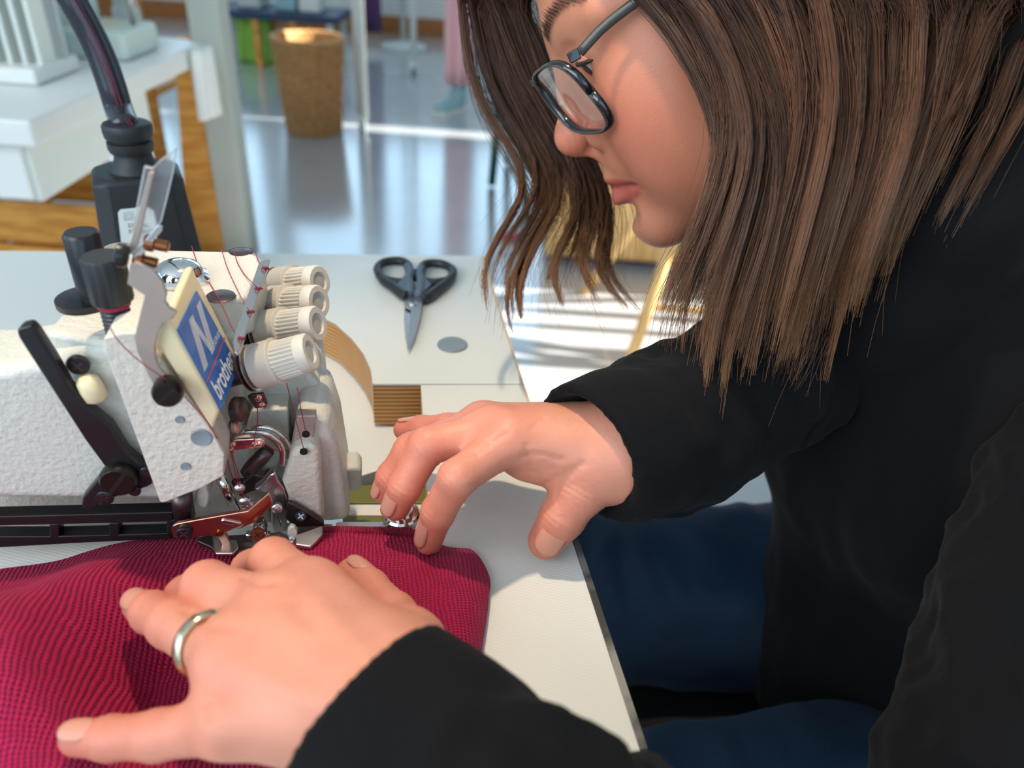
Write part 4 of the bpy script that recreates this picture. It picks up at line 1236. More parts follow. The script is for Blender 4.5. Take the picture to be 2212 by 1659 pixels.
# eyes and lashes
for s in (-1, 1):
    e = lathe('eye', HW(7.0, 3.1 * s, -0.2), nrm(HF - 0.35 * HU), [(0.0015, -0.0126), (0.008, -0.0098), (0.0118, -0.005), (0.01285, 0.0), (0.0118, 0.005), (0.0085, 0.0095), (0.0058, 0.0115), (0.001, 0.0129)], M['eye_white'], bodyo, 24)
    lathe('iris', HW(7.0, 3.1 * s, -0.2), nrm(HF - 0.5 * HU + 0.1 * s * HL), [(0.0062, 0.0113), (0.0058, 0.0118), (0.003, 0.0128), (0.001, 0.0131)], M['iris'], e, 24)
    pts = [HW(7.0, 3.1 * s, -0.2) + nrm(HF * math.cos(a) + s * HL * math.sin(a) - HU * (0.02 + 0.10 * a)) * 0.0142 for a in np.linspace(-0.9, 1.15, 9)]
    tube('eyelash', pts, [0.0004, 0.0008, 0.0010, 0.0011, 0.0012, 0.0012, 0.0012, 0.0010, 0.0005], M['lash'], bodyo, 6)
# eyelids: a shell over the upper part of each eyeball
for s in (-1, 1):
    vs, fs = [], []
    C0 = HW(7.0, 3.1 * s, -0.2)
    for j in range(10):
        el = -0.02 + 0.98 * j / 9
        for i in range(15):
            az = -1.25 + 2.6 * i / 14
            vs.append(C0 + 0.0137 * (math.cos(el) * (math.cos(az) * HF + s * math.sin(az) * HL) + math.sin(el) * HU))
    fs = [[j * 15 + i, j * 15 + i + 1, j * 15 + i + 16, j * 15 + i + 15] for j in range(9) for i in range(14)]
    o = fastmesh('eyelid', np.array(vs), np.array(fs), M['skin'], bodyo, np.tile(np.array(srgb(214, 142, 118)), (len(vs), 1)))
# ------------------------------------------------------------------ clothes
def cloth(key, col, rough=0.9, sheen=0.4, wscale=900, bump=0.0003):
    m = mat(key, col, rough, sheen=sheen, noise=0.35, nscale=500, bump=bump, bscale=wscale, spec=0.2)
    return m
cloth('black_fleece', (0.0032, 0.0032, 0.0038), sheen=0.02)
cloth('denim', srgb(26, 46, 68), sheen=0.05, wscale=1400)
mat('denim_stitch', srgb(120, 140, 165), 0.7)
mat('shoe_black', (0.01, 0.01, 0.011), 0.6)

def folds(v, f, amp, sc, seed, stretch=(1, 1, 1), calm=None):
    n = vnormals(v, f)
    if calm is not None:                       # hem: no folds close to the cuff
        amp = amp * np.clip((np.linalg.norm(v - calm[0], axis=1) - calm[1]) / 0.025, 0.06, 1)
    st = np.array(stretch)
    a = vnoise(v * st, sc, seed)
    ridge = 0.5 - np.abs(a) * 2.2
    b = vnoise(v * st, sc * 2.3, seed + 1)
    return v + n * ((ridge * 0.8 + b * 0.5) * amp)[:, None]

SHN, SHF = V(0.275, 0.255, 0.805), V(0.245, 0.62, 0.835)
ELN = V(0.175, 0.105, 0.665)
torso = Blob()
torso.cone(NB + V(0.04, 0, -0.03), V(0.345, 0.44, 0.70), 0.104, 0.130, 0.05)
torso.ell(HW(-10.5, 0, -13.5), V(5.0, 9.5, 6.0) * 0.01, HAX, 0.03)
torso.cone(V(0.345, 0.44, 0.70), V(0.375, 0.44, 0.50), 0.128, 0.15, 0.04)
torso.cone(SHN + V(0.01, 0, -0.005), SHF + V(0.01, 0, -0.005), 0.062, 0.062, 0.05)
torso.ell(V(0.265, 0.43, 0.74), V(0.09, 0.13, 0.10), np.eye(3), 0.04)
# hood bunched behind the neck and collar round the throat
hood = [HW(-1.0, 7.8, -17.5), HW(-5, 9.0, -14), HW(-10, 7.5, -11), HW(-13.5, 3, -9.5), HW(-13.5, -3, -9.5), HW(-10, -7.5, -11), HW(-5, -9, -14), HW(-1, -7.8, -17.5)]
for i in range(len(hood) - 1): torso.cone(hood[i], hood[i + 1], 0.022 + 0.006 * (2 <= i <= 4), 0.022 + 0.006 * (1 <= i <= 3), 0.03)
col = [HW(-1.0, 7.8, -17.5), HW(1.5, 4.5, -20), HW(2.0, 0, -21.5), HW(1.5, -4.5, -20), HW(-1, -7.8, -17.5)]
for i in range(4): torso.cone(col[i], col[i + 1], 0.020, 0.020, 0.02)
tv, tf = torso.mesh(0.0055)
tv = folds(tv, tf, 0.012, 11, 21, (1, 1, 0.55)); tv = folds(tv, tf, 0.004, 34, 25, (1, 1, 0.5)); tv = relax(tv, tf, 2)
sweat = fastmesh('hoodie', tv, tf, M['black_fleece'], person)
sf = Blob()
wf0 = W(1272, 968, 0.352); wf1 = W(1345, 958, 0.362)
axf = nrm(wf1 - wf0); cutf = nrm(axf + 0.35 * CU - 0.1 * CR)
sf.cone(wf0 - axf * 0.03, wf1, 0.0285, 0.0325, 0.004)
sf.cone(wf1, W(1450, 925, 0.395), 0.0345, 0.0375, 0.012)
sf.cone(W(1450, 925, 0.395), ELF, 0.0385, 0.05, 0.015)
sf.cone(ELF, SHF, 0.052, 0.062, 0.02)
sf.cone(wf0 - axf * 0.04, wf0 + axf * 0.012, 0.0252, 0.0252, 0.001, True)
sf.ball(wf0 - cutf * 0.3, 0.3, 0.002, True)
sv, sf_ = sf.mesh(0.0028)
sv = folds(sv, sf_, 0.0075, 42, 31, calm=(wf0, 0.034)); sv = folds(sv, sf_, 0.0015, 120, 33, calm=(wf0, 0.034)); sv = relax(sv, sf_, 2)
fastmesh('sleeve', sv, sf_, M['black_fleece'], sweat)
sn = Blob()
c0, c1, c2 = W(790, 1535, 0.226), W(905, 1650, 0.218), W(1090, 1870, 0.198)
axn = nrm(c1 - c0)
sn.cone(c0 - axn * 0.03, c1, 0.0300, 0.0325, 0.003)
sn.cone(c1 + 0.15 * (c2 - c1), c2, 0.0335, 0.035, 0.010)
sn.cone(c2, ELN, 0.036, 0.048, 0.015)
sn.cone(ELN, SHN, 0.056, 0.064, 0.02)
sn.cone(c0 - axn * 0.05, c0 + axn * 0.012, 0.0262, 0.0262, 0.001, True)
sn.ball(c0 - axn * 0.3, 0.3, 0.002, True)
nv2, nf2 = sn.mesh(0.0024)
nv2 = folds(nv2, nf2, 0.0095, 38, 41, calm=(c0, 0.036)); nv2 = folds(nv2, nf2, 0.0015, 130, 43, calm=(c0, 0.036)); nv2 = relax(nv2, nf2, 2)
fastmesh('sleeve', nv2, nf2, M['black_fleece'], sweat)
jn = Blob()
for (hip, knee, ank) in [(V(0.43, 0.52, 0.475), V(-0.02, 0.49, 0.47), V(0.02, 0.48, 0.10)), (V(0.43, 0.31, 0.49), V(0.03, 0.255, 0.475), V(0.05, 0.25, 0.10))]:
    jn.cone(hip, knee, 0.095, 0.072, 0.03)
    jn.cone(knee, ank, 0.068, 0.052, 0.02)
jn.cone(V(0.44, 0.50, 0.50), V(0.44, 0.33, 0.50), 0.11, 0.11, 0.05)
jv, jf = jn.mesh(0.006)
jv = folds(jv, jf, 0.008, 18, 51, (1.6, 1, 1)); jv = relax(jv, jf, 2)
jeans = fastmesh('jeans', jv, jf, M['denim'], person)
for (a_, y0) in ((V(0.02, 0.48, 0), 0), (V(0.05, 0.25, 0), 0)):
    sh = Blob()
    sh.cone(a_ + V(0.03, 0, 0.045), a_ + V(-0.15, 0, 0.032), 0.043, 0.030, 0.02)
    sh.cone(a_ + V(0.02, 0, 0.05), a_ + V(0.01, 0, 0.11), 0.042, 0.045, 0.02)
    shv, shf = sh.mesh(0.006)
    shv[:, 2] = np.maximum(shv[:, 2], 0.001)
    fastmesh('shoe', shv, shf, M['shoe_black'], person)

# ------------------------------------------------------------------ hair
def resample(pts, n):
    c = np.array(catmull(pts, 8))
    d = np.r_[0, np.cumsum(np.linalg.norm(np.diff(c, axis=0), axis=1))]
    t = np.linspace(0, d[-1], n)
    return np.stack([np.interp(t, d, c[:, k]) for k in range(3)], 1)

def skull(x, phi, off=0.5):
    k = math.sqrt(max(0.02, 1 - ((x + 0.3) / (9.2 + off)) ** 2))
    return HW(x, (7.3 + off) * k * math.sin(phi), 3.6 + (8.4 + off) * k * math.cos(phi))

def strands(guides, count, rad, seed, clumps, clump=0.8, jit=0.0012, djit=0.006, lenr=(0.8, 1.0), palette=None, MSEG=22, flyaway=0.03, spread=1.0, wav=0.0006):
    r = np.random.default_rng(seed)
    ng = len(guides)
    NF = 60
    G = np.stack([resample(g, NF) for g in guides])
    s0 = r.random(count) * (ng - 1)
    cl = np.sort(r.random(clumps)) * (ng - 1)
    ci = np.abs(s0[:, None] - cl[None]).argmin(1)
    sc_ = cl[ci]
    L = lenr[0] + (lenr[1] - lenr[0]) * r.random(count)
    cL = 0.88 + 0.14 * np.random.default_rng(seed + 1).random(clumps)
    L = np.minimum(L * cL[ci], 1.0)
    t = np.linspace(0, 1, MSEG)
    T = t[None] * L[:, None]
    S = s0[:, None] + (sc_ - s0)[:, None] * clump * (T ** 1.2)
    S = np.clip(S, 0, ng - 1 - 1e-6)
    i = S.astype(int); fr = (S - i)[..., None]
    fr = fr
    fi = np.clip(T * (NF - 1), 0, NF - 1.001); j = fi.astype(int); fj = (fi - j)[..., None]
    def at(ii, jj): return G[ii, jj]
    P = ((at(i, j) * (1 - fr) + at(np.minimum(i + 1, ng - 1), j) * fr) * (1 - fj) + (at(i, j + 1) * (1 - fr) + at(np.minimum(i + 1, ng - 1), j + 1) * fr) * fj)
    o = r.normal(size=(count, 1, 3)) * jit
    co = np.random.default_rng(seed + 2).normal(size=(clumps, 3)) * djit * 0.5
    o = o * (1 - 0.45 * T[..., None] * clump)
    dd = (r.random(count) - 0.5)[:, None, None] * djit * CF
    P = P + o + dd + co[ci][:, None, :] * np.minimum(1, T * 2)[..., None]
    ph = r.random((count, 1, 3)) * 6.28
    cph = np.random.default_rng(seed + 3).random((clumps, 1, 3)) * 6.28
    P = P + wav * np.sin(T[..., None] * (9 + 5 * r.random((count, 1, 3))) + ph) + 2.2 * wav * np.sin(T[..., None] * 8 + cph[ci]) * T[..., None]
    fly = r.random(count) < flyaway
    P = P + (fly[:, None, None] * r.normal(size=(count, 1, 3)) * 0.010) * (T[..., None] ** 2)
    # three-sided tapering tubes
    tan = np.gradient(P, axis=1); tan /= np.linalg.norm(tan, axis=2)[..., None] + 1e-12
    up = np.array([0.3, 0.5, 0.8]); x = np.cross(tan, up); x /= np.linalg.norm(x, axis=2)[..., None] + 1e-12
    y = np.cross(tan, x)
    rr = rad * (0.7 + 0.6 * r.random(count))[:, None] * (1 - 0.65 * t[None] ** 3)
    ring = [P + rr[..., None] * (math.cos(a) * x + math.sin(a) * y) for a in (0, 2.094, 4.189)]
    Vv = np.stack(ring, 2).reshape(-1, 3)
    base = (np.arange(count)[:, None] * MSEG + np.arange(MSEG - 1)[None]) * 3
    fs = []
    for k in range(3):
        k2 = (k + 1) % 3
        fs.append(np.stack([base + k, base + k2, base + 3 + k2, base + 3 + k], -1).reshape(-1, 4))
    pal = np.array(palette)
    pc = r.integers(0, len(pal), clumps)[ci]
    c = pal[pc] * 0.7 + pal[r.integers(0, len(pal), count)] * 0.3
    c = c * (0.75 + 0.5 * r.random(count))[:, None]
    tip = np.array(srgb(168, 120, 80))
    cc = c[:, None, :] * (1 - 0.5 * (T ** 5))[..., None] + tip * (0.5 * (T ** 5))[..., None]   # lighter brown ends, golden back light blended into the colour
    return Vv, np.concatenate(fs), np.repeat(cc.reshape(-1, 3), 3, axis=0)

def sheet(guides, n0, n1, k=40):
    G = np.stack([resample(g, 60) for g in guides])
    G = np.stack([resample(list(G[:, j]), k) for j in range(n0, n1)])
    m = G.shape[0]
    v = G.reshape(-1, 3)
    f = np.array([[a * k + b, a * k + b + 1, (a + 1) * k + b + 1, (a + 1) * k + b] for a in range(m - 1) for b in range(k - 1)])
    return v, f

dark = [srgb(52, 32, 22), srgb(66, 40, 27), srgb(84, 53, 37), srgb(60, 40, 30), srgb(106, 70, 50)]
warm = [srgb(66, 40, 28), srgb(84, 52, 36), srgb(54, 34, 26), srgb(104, 68, 46)]
def pxg(L, ds):
    t = np.linspace(0, 1, len(L)); dd = np.interp(t, np.linspace(0, 1, len(ds)), ds)
    return [W(x, y, d) for (x, y), d in zip(L, dd)]
near_px = [
 [(1375, -40), (1462, 60), (1522, 190), (1545, 320), (1512, 460), (1455, 590), (1415, 680)],
 [(1430, -40), (1520, 80), (1580, 220), (1590, 360), (1550, 500), (1495, 640), (1480, 770)],
 [(1510, -40), (1600, 100), (1655, 250), (1650, 400), (1610, 550), (1565, 700), (1545, 860)],
 [(1630, -40), (1700, 100), (1735, 260), (1715, 420), (1675, 570), (1640, 700), (1610, 830)],
 [(1770, -40), (1810, 120), (1815, 280), (1785, 430), (1745, 570), (1710, 680), (1680, 790)],
 [(1910, -40), (1935, 120), (1920, 280), (1875, 430), (1835, 550), (1815, 640), (1800, 735)],
 [(2060, -40), (2065, 100), (2035, 240), (1985, 370), (1940, 490), (1910, 575), (1890, 650)],
 [(2240, -40), (2195, 80), (2125, 220), (2050, 345), (1995, 445), (1950, 540), (1915, 605)]]
xs_ = [7.2, 6.2, 4.6, 2.6, 0.4, -2.2, -5.0, -8.0]
near_g = []
for L, x in zip(near_px, xs_):
    d0 = 0.352 if x > 5 else 0.345
    near_g.append([skull(x, 0.08, 0.6), skull(x, 0.55, 0.8), skull(x, 0.95, 1.0)] + pxg(L, [d0 - 0.006, 0.335, 0.332, 0.340, 0.352, 0.365]))
far_px = [
 [(1030, -20), (1035, 70), (1058, 180), (1105, 280), (1155, 360), (1168, 440), (1115, 535), (1085, 610), (1098, 690)],
 [(1050, -20), (1060, 70), (1092, 180), (1145, 290), (1195, 380), (1195, 460), (1145, 545), (1115, 620), (1108, 690)],
 [(1065, -20), (1085, 70), (1125, 180), (1185, 290), (1235, 380), (1238, 470), (1195, 560), (1190, 620), (1215, 680)],
 [(1100, -20), (1120, 70), (1160, 180), (1215, 290), (1265, 390), (1275, 480), (1250, 560), (1268, 610), (1290, 650)],
 [(1140, -20), (1165, 80), (1205, 190), (1260, 310), (1305, 400), (1318, 480), (1310, 560), (1335, 610), (1385, 660)]]
far_g = []
for L, x in zip(far_px, [7.6, 6.8, 5.8, 4.6, 3.2]):
    far_g.append([skull(x, -0.08, 0.6), skull(x, -0.55, 0.8), skull(x, -0.95, 1.0)] + pxg(L, [0.485, 0.495, 0.50, 0.49, 0.47, 0.455]))
far_back = [[skull(x, -0.08, 0.6), skull(x, -0.6, 0.8), skull(x, -1.2, 1.0), HW(x, -8.4, -2), HW(x - 1, -8.6, -8), HW(x - 1.5, -8, -14) + V(0, 0, -0.01)] for x in (3.2, 0.5, -2.5, -5.5, -8)]
back_g = [[skull(-7.5, p, 0.6), HW(-10.2, 6.5 * math.sin(p), 3), HW(-11, 6.5 * math.sin(p), -4), HW(-11.5, 6.5 * math.sin(p), -11)] for p in np.linspace(-1.3, 1.3, 6)]
under_px = [
 [(1560, 300), (1535, 420), (1500, 540), (1450, 640), (1425, 720)], [(1610, 330), (1590, 450), (1550, 590), (1515, 720), (1500, 840)],
 [(1680, 350), (1650, 480), (1615, 620), (1580, 760), (1570, 930)], [(1750, 360), (1725, 500), (1695, 640), (1660, 760), (1640, 890)], [(1830, 360), (1805, 500), (1775, 640), (1745, 730), (1725, 810)]]
under_g = [pxg(L, [0.375, 0.385, 0.395]) for L in under_px]
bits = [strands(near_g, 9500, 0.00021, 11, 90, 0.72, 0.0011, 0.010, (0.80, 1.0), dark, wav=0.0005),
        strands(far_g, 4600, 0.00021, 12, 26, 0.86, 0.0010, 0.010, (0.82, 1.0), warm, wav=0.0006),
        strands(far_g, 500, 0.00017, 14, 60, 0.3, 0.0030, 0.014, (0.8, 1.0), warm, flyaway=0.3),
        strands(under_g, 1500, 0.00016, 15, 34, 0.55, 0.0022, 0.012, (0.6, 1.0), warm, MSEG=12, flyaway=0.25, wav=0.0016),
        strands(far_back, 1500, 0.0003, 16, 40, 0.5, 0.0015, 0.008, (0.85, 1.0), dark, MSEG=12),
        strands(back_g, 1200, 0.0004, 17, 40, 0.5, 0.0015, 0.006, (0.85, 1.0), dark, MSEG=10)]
def cat(parts):
    off = 0; vs, fs, cs = [], [], []
    for v, f, c in parts:
        vs.append(v); fs.append(f + off); cs.append(c); off += len(v)
    return np.concatenate(vs), np.concatenate(fs), np.concatenate(cs)
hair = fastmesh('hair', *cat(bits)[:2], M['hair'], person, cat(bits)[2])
# dense under-layer that keeps the parted sheets opaque
def back_shift(v, d): return v + CF * d
for g, n1, sh in ((near_g, 47, 0.0075), (far_g, 40, 0.006)):
    v, f = sheet(g, 0, n1)
    v = back_shift(v, sh) + 0.0012 * vnoise(v * np.array([1, 1, 0.2]), 160, 9)[:, None]
    fastmesh('hair_underlayer', v, f, M['hair'], hair, np.tile(np.array(srgb(46, 30, 23)), (len(v), 1)))
# eyebrow hairs
eb = []
for s in (-1, 1):
    for k in range(170):
        t = random.random()
        y_ = 1.3 + 4.0 * t
        z_ = 1.75 + 1.15 * math.sin(t * 2.3) - 0.35 * t + random.uniform(-0.36, 0.36) * (1.1 - 0.7 * t)
        qd = np.abs(q[:, 1] - s * y_) + np.abs(q[:, 2] - z_) + 10 * (q[:, 0] < 4)
        p = hv[qd.argmin()]
        d_ = nrm(s * HL * (0.5 + t) + HU * (0.75 - 0.9 * t) + HF * 0.15)
        eb.append(tube_data([p, p + d_ * 0.003, p + d_ * 0.0055 + HF * 0.0003], [0.00014, 0.00012, 0.00004], 3))
v, f = merge(eb)
meshobj('eyebrow', v, f, M['lash'], bodyo)

# ------------------------------------------------------------------ eyeglasses
mat('frame_black', (0.01, 0.011, 0.013), 0.15, coat=0.5)
mat('frame_grey', srgb(74, 72, 68), 0.3, metal=0.3, noise=0.25, nscale=120)
m = mat('lens_glass', (1, 1, 1), 0.0)
nt = m.node_tree
nt.nodes.remove(nt.nodes['Principled BSDF'])
tr, gl, mx = nt.nodes.new('ShaderNodeBsdfTransparent'), nt.nodes.new('ShaderNodeBsdfGlossy'), nt.nodes.new('ShaderNodeMixShader')
tr.inputs[0].default_value = (0.96, 0.96, 0.97, 1); gl.inputs['Roughness'].default_value = 0.03; mx.inputs[0].default_value = 0.20
nt.links.new(tr.outputs[0], mx.inputs[1]); nt.links.new(gl.outputs[0], mx.inputs[2])
nt.links.new(mx.outputs[0], [n for n in nt.nodes if n.bl_idname == 'ShaderNodeOutputMaterial'][0].inputs[0])
gls = root('eyeglasses', HW(9.5, 0, -3.3), 'black-rimmed eyeglasses worn low on the nose of the person', 'glasses')
corn = {'it': (10.85, 1.0, 0.35), 'ot': (9.0, 5.8, 0.55), 'ob': (7.75, 5.7, -4.0), 'ib': (10.1, 1.25, -3.05)}
def lp(u, v, s, off=0.0):                      # u 0 inner .. 1 outer, v 0 bottom .. 1 top
    c = {k: np.array(w) for k, w in corn.items()}
    p = (c['ib'] * (1 - u) + c['ob'] * u) * (1 - v) + (c['it'] * (1 - u) + c['ot'] * u) * v
    return HW(p[0] + off + 0.25 * math.sin(math.pi * u), s * p[1], p[2])
for s in (1, -1):
    loop = []
    for a in np.linspace(0, 2 * math.pi, 49)[:-1]:
        ca, sa = math.cos(a), math.sin(a)
        e = 0.62
        loop.append((0.5 + 0.5 * math.copysign(abs(ca) ** e, ca), 0.5 + 0.5 * math.copysign(abs(sa) ** e, sa)))
    pts = [lp(u, v, s) for u, v in loop]
    tube('rim', pts + [pts[0]], 0.0012, M['frame_black'], gls, 10, 2.0, HF)
    pts2 = [lp(u, v, s, 0.2) for u, v in loop]
    tube('rim_edge', pts2 + [pts2[0]], 0.0007, M['frame_grey'], gls, 8)
    cen = lp(0.5, 0.5, s, 0.08)
    vs = [cen] + [lp(0.5 + (u - 0.5) * k, 0.5 + (v - 0.5) * k, s, 0.02 + 0.06 * (1 - k)) for k in (0.5, 0.98) for u, v in loop]
    n = len(loop)
    fs = [[0, 1 + i, 1 + (i + 1) % n] for i in range(n)] + [[1 + i, 1 + n + i, 1 + n + (i + 1) % n, 1 + (i + 1) % n] for i in range(n)]
    meshobj('lens', vs, fs, M['lens_glass'], gls, smooth=True)
    h0 = lp(1.02, 0.92, s, -0.1)
    prism('hinge', [h0 + HU * 0.0026, h0 - HU * 0.0026, h0 - HU * 0.0026 - HF * 0.006, h0 + HU * 0.0026 - HF * 0.006], s * HL * 0.0022, M['frame_black'], gls, bevel=0.0006)
    tp = [h0 - HF * 0.006 + s * HL * 0.0015, HW(6.3, s * 6.45, 0.75), HW(3, s * 7.4, 1.1), HW(-0.5, s * 8.0, 1.2), HW(-2.5, s * 7.8, -2.0)]
    tube('temple', catmull(tp, 6), 0.0010, M['frame_grey'], gls, 8, 2.4, HU)
tube('bridge', catmull([lp(0, 0.8, 1), HW(10.95, 0.6, 0.1), HW(11.0, 0, 0.25), HW(10.95, -0.6, 0.1), lp(0, 0.8, -1)], 5), 0.0013, M['frame_black'], gls, 10)
for s in (1, -1):
    lathe('nose_pad', HW(10.1, s * 1.0, -1.6), nrm(-s * HL + 0.3 * HF), [(0.0008, -0.0008), (0.002, -0.0005), (0.002, 0.0004), (0.0008, 0.0007)], M['lens_glass'], gls, 14)

# ------------------------------------------------------------------ wedding ring on the near hand
mat('ring_metal', srgb(205, 190, 160), 0.18, metal=1.0)
jr = near_['ring']
rc = jr[0] + (jr[1] - jr[0]) * 0.40
rt = nrm(jr[1] - jr[0])
rrad = nr_['ring'][0] + (nr_['ring'][1] - nr_['ring'][0]) * 0.40 + 0.0006
prof = [(0.0 + rrad, -0.0026), (rrad + 0.0010, -0.0024), (rrad + 0.0016, -0.0012), (rrad + 0.0018, 0), (rrad + 0.0016, 0.0012), (rrad + 0.0010, 0.0024), (rrad, 0.0026), (rrad - 0.0004, 0), ]
x, y, d = frame_of(rt)
vs, fs = [], []
S_ = 48
for k, (r_, h_) in enumerate(prof):
    for i in range(S_):
        a = 2 * math.pi * i / S_
        vs.append(rc + d * h_ + r_ * (math.cos(a) * x + math.sin(a) * y))
npf = len(prof)
for k in range(npf):
    k2 = (k + 1) % npf
    for i in range(S_):
        j = (i + 1) % S_
        fs.append([k * S_ + i, k * S_ + j, k2 * S_ + j, k2 * S_ + i])
wr_ = meshobj('wedding_ring', vs, fs, M['ring_metal'], smooth=True)
tag(wr_, 'plain polished metal ring on the ring finger of the near hand', 'ring')

# ------------------------------------------------------------------ added black swivel chair; its seat darkens the gap below the thighs
sc_c = V(0.44, 0.42, 0)
chr_ = root('swivel_chair', sc_c, 'black padded swivel chair under the person in the black hoodie', 'chair')
sb = Blob()
sb.ell(sc_c + V(-0.06, 0, 0.375), V(0.27, 0.25, 0.04), np.eye(3), 0.01)
v, f = sb.mesh(0.008)
fastmesh('seat', v, f, M['shoe_black'], chr_)
sb = Blob(); sb.ell(sc_c + V(0.27, 0, 0.72), V(0.035, 0.21, 0.20), np.eye(3), 0.01)
v, f = sb.mesh(0.008)
fastmesh('backrest', v, f, M['shoe_black'], chr_)
tube('back_bracket', catmull([sc_c + V(0.02, 0, 0.34), sc_c + V(0.27, 0, 0.36), sc_c + V(0.31, 0, 0.48), sc_c + V(0.30, 0, 0.66)], 5), 0.016, M['black_metal'], chr_, 10)
tube('gas_column', [sc_c + ZX * 0.10, sc_c + ZX * 0.345], 0.026, M['black_metal'], chr_, 16)
for k in range(5):
    u = V(math.cos(0.6 + k * 2 * math.pi / 5), math.sin(0.6 + k * 2 * math.pi / 5), 0)
    arm_ = tube('base_arm', [sc_c + ZX * 0.11, sc_c + u * 0.15 + ZX * 0.095, sc_c + u * 0.28 + ZX * 0.065], [0.022, 0.018, 0.013], M['black_metal'], chr_, 10)
    lathe('caster', sc_c + u * 0.28 + ZX * 0.027 - np.cross(u, ZX) * 0.012, np.cross(u, ZX), [(0.012, 0), (0.026, 0.004), (0.026, 0.02), (0.012, 0.024)], M['black_metal'], arm_, 16)
# ------------------------------------------------------------------ things further back in the workshop
mixmat('orange_wood', srgb(204, 132, 46), srgb(230, 164, 76), 9, 0.45, axis_scale=(1, 1, 7))
mixmat('pale_wood', srgb(216, 168, 100), srgb(232, 190, 128), 9, 0.5, axis_scale=(7, 1, 1))
mat('white_metal', srgb(226, 230, 222), 0.35, noise=0.03, nscale=30)
mat('column_paint', srgb(196, 200, 188), 0.5, noise=0.04, nscale=12)
mat('navy', srgb(36, 54, 84), 0.5, noise=0.1, nscale=30)
mat('lime_cloth', srgb(150, 196, 84), 0.8, noise=0.15, nscale=12)
mat('purple_cloth', srgb(86, 58, 96), 0.9, noise=0.2, nscale=20)
mat('pink_cloth', srgb(228, 180, 184), 0.9, noise=0.1, nscale=16)
mat('green_paint', srgb(44, 96, 78), 0.5, noise=0.15, nscale=30)
mat('aqua_cloth', srgb(150, 186, 194), 0.8, noise=0.1, nscale=20)
mat('pale_grey', srgb(196, 200, 196), 0.5, noise=0.05, nscale=30)
mat('cord_blue', srgb(40, 110, 140), 0.6)
mat('magenta', srgb(190, 70, 110), 0.8, noise=0.2, nscale=40)
mixmat('wicker', srgb(178, 122, 70), srgb(226, 172, 112), 60, 0.6, ramp=(0.3, 0.7), bump=0.004)

# wicker basket: staves with woven bands
bc = FL(680, 282)
bk = root('wicker_basket', bc, 'tall tapering wicker basket standing on the shiny floor', 'basket')
HB = 0.40
rb = lambda t: 0.122 + 0.030 * t
lathe('basket_wall', bc, ZX, [(rb(0) - 0.008, 0.0), (rb(0) - 0.004, 0.004)] + [(rb(t) - 0.004, HB * t) for t in np.linspace(0.05, 1, 12)] + [(rb(1) - 0.012, HB), (rb(0.5) - 0.014, HB * 0.5), (rb(0) - 0.014, 0.012)], M['wicker'], bk, 48)
for k in range(22):
    h = 0.012 + k * (HB - 0.02) / 21
    r_ = rb(h / HB) - 0.001
    pts = [bc + ZX * (h + 0.0016 * math.sin(24 * a + k * math.pi)) + (r_ + 0.0022 * math.sin(24 * a + k * math.pi)) * V(math.cos(a), math.sin(a), 0) for a in np.linspace(0, 2 * math.pi, 73)]
    tube('woven_band', pts, 0.0085 * 0.9, M['wicker'], bk, 6, 0.5, ZX)
for k in range(24):
    a = 2 * math.pi * (k + 0.5) / 24
    u = V(math.cos(a), math.sin(a), 0)
    tube('stave', [bc + u * rb(0) + ZX * 0.004, bc + u * rb(0.5) + ZX * HB * 0.5, bc + u * rb(1) + ZX * HB], 0.0045, M['wicker'], bk, 6)
tube('basket_rim', [bc + ZX * HB + rb(1) * V(math.cos(a), math.sin(a), 0) for a in np.linspace(0, 2 * math.pi, 49)], 0.011, M['wicker'], bk, 8)

# white rolling rack whose post crosses the view
pf = FL(768, 285) + V(0.03, 0.03, 0)
rk = root('garment_rack', pf, 'white metal rolling rack standing right of the wicker basket', 'rack')
tube('post', [pf + ZX * 0.05, pf + ZX * 1.7], 0.027, M['white_metal'], rk, 14)
tube('post', [pf + V(0.05, 1.3, 0.05), pf + V(0.05, 1.3, 1.7)], 0.019, M['white_metal'], rk, 14)
tube('top_rail', [pf + ZX * 1.7, pf + V(0.05, 1.3, 1.7)], 0.016, M['white_metal'], rk, 14)
for off in (V(0, 0, 0), V(0.05, 1.3, 0)):
    box('foot', pf + off + ZX * 0.062, 0.035, 0.10, 0.03, M['white_metal'], rk, bevel=0.004)
    for s in (-1, 1):
        lathe('caster', pf + off + V(-0.01, 0.035 * s, 0.024), V(1, 0, 0), [(0.012, 0), (0.024, 0.003), (0.024, 0.017), (0.012, 0.02)], M['grey_cap'], rk, 20)
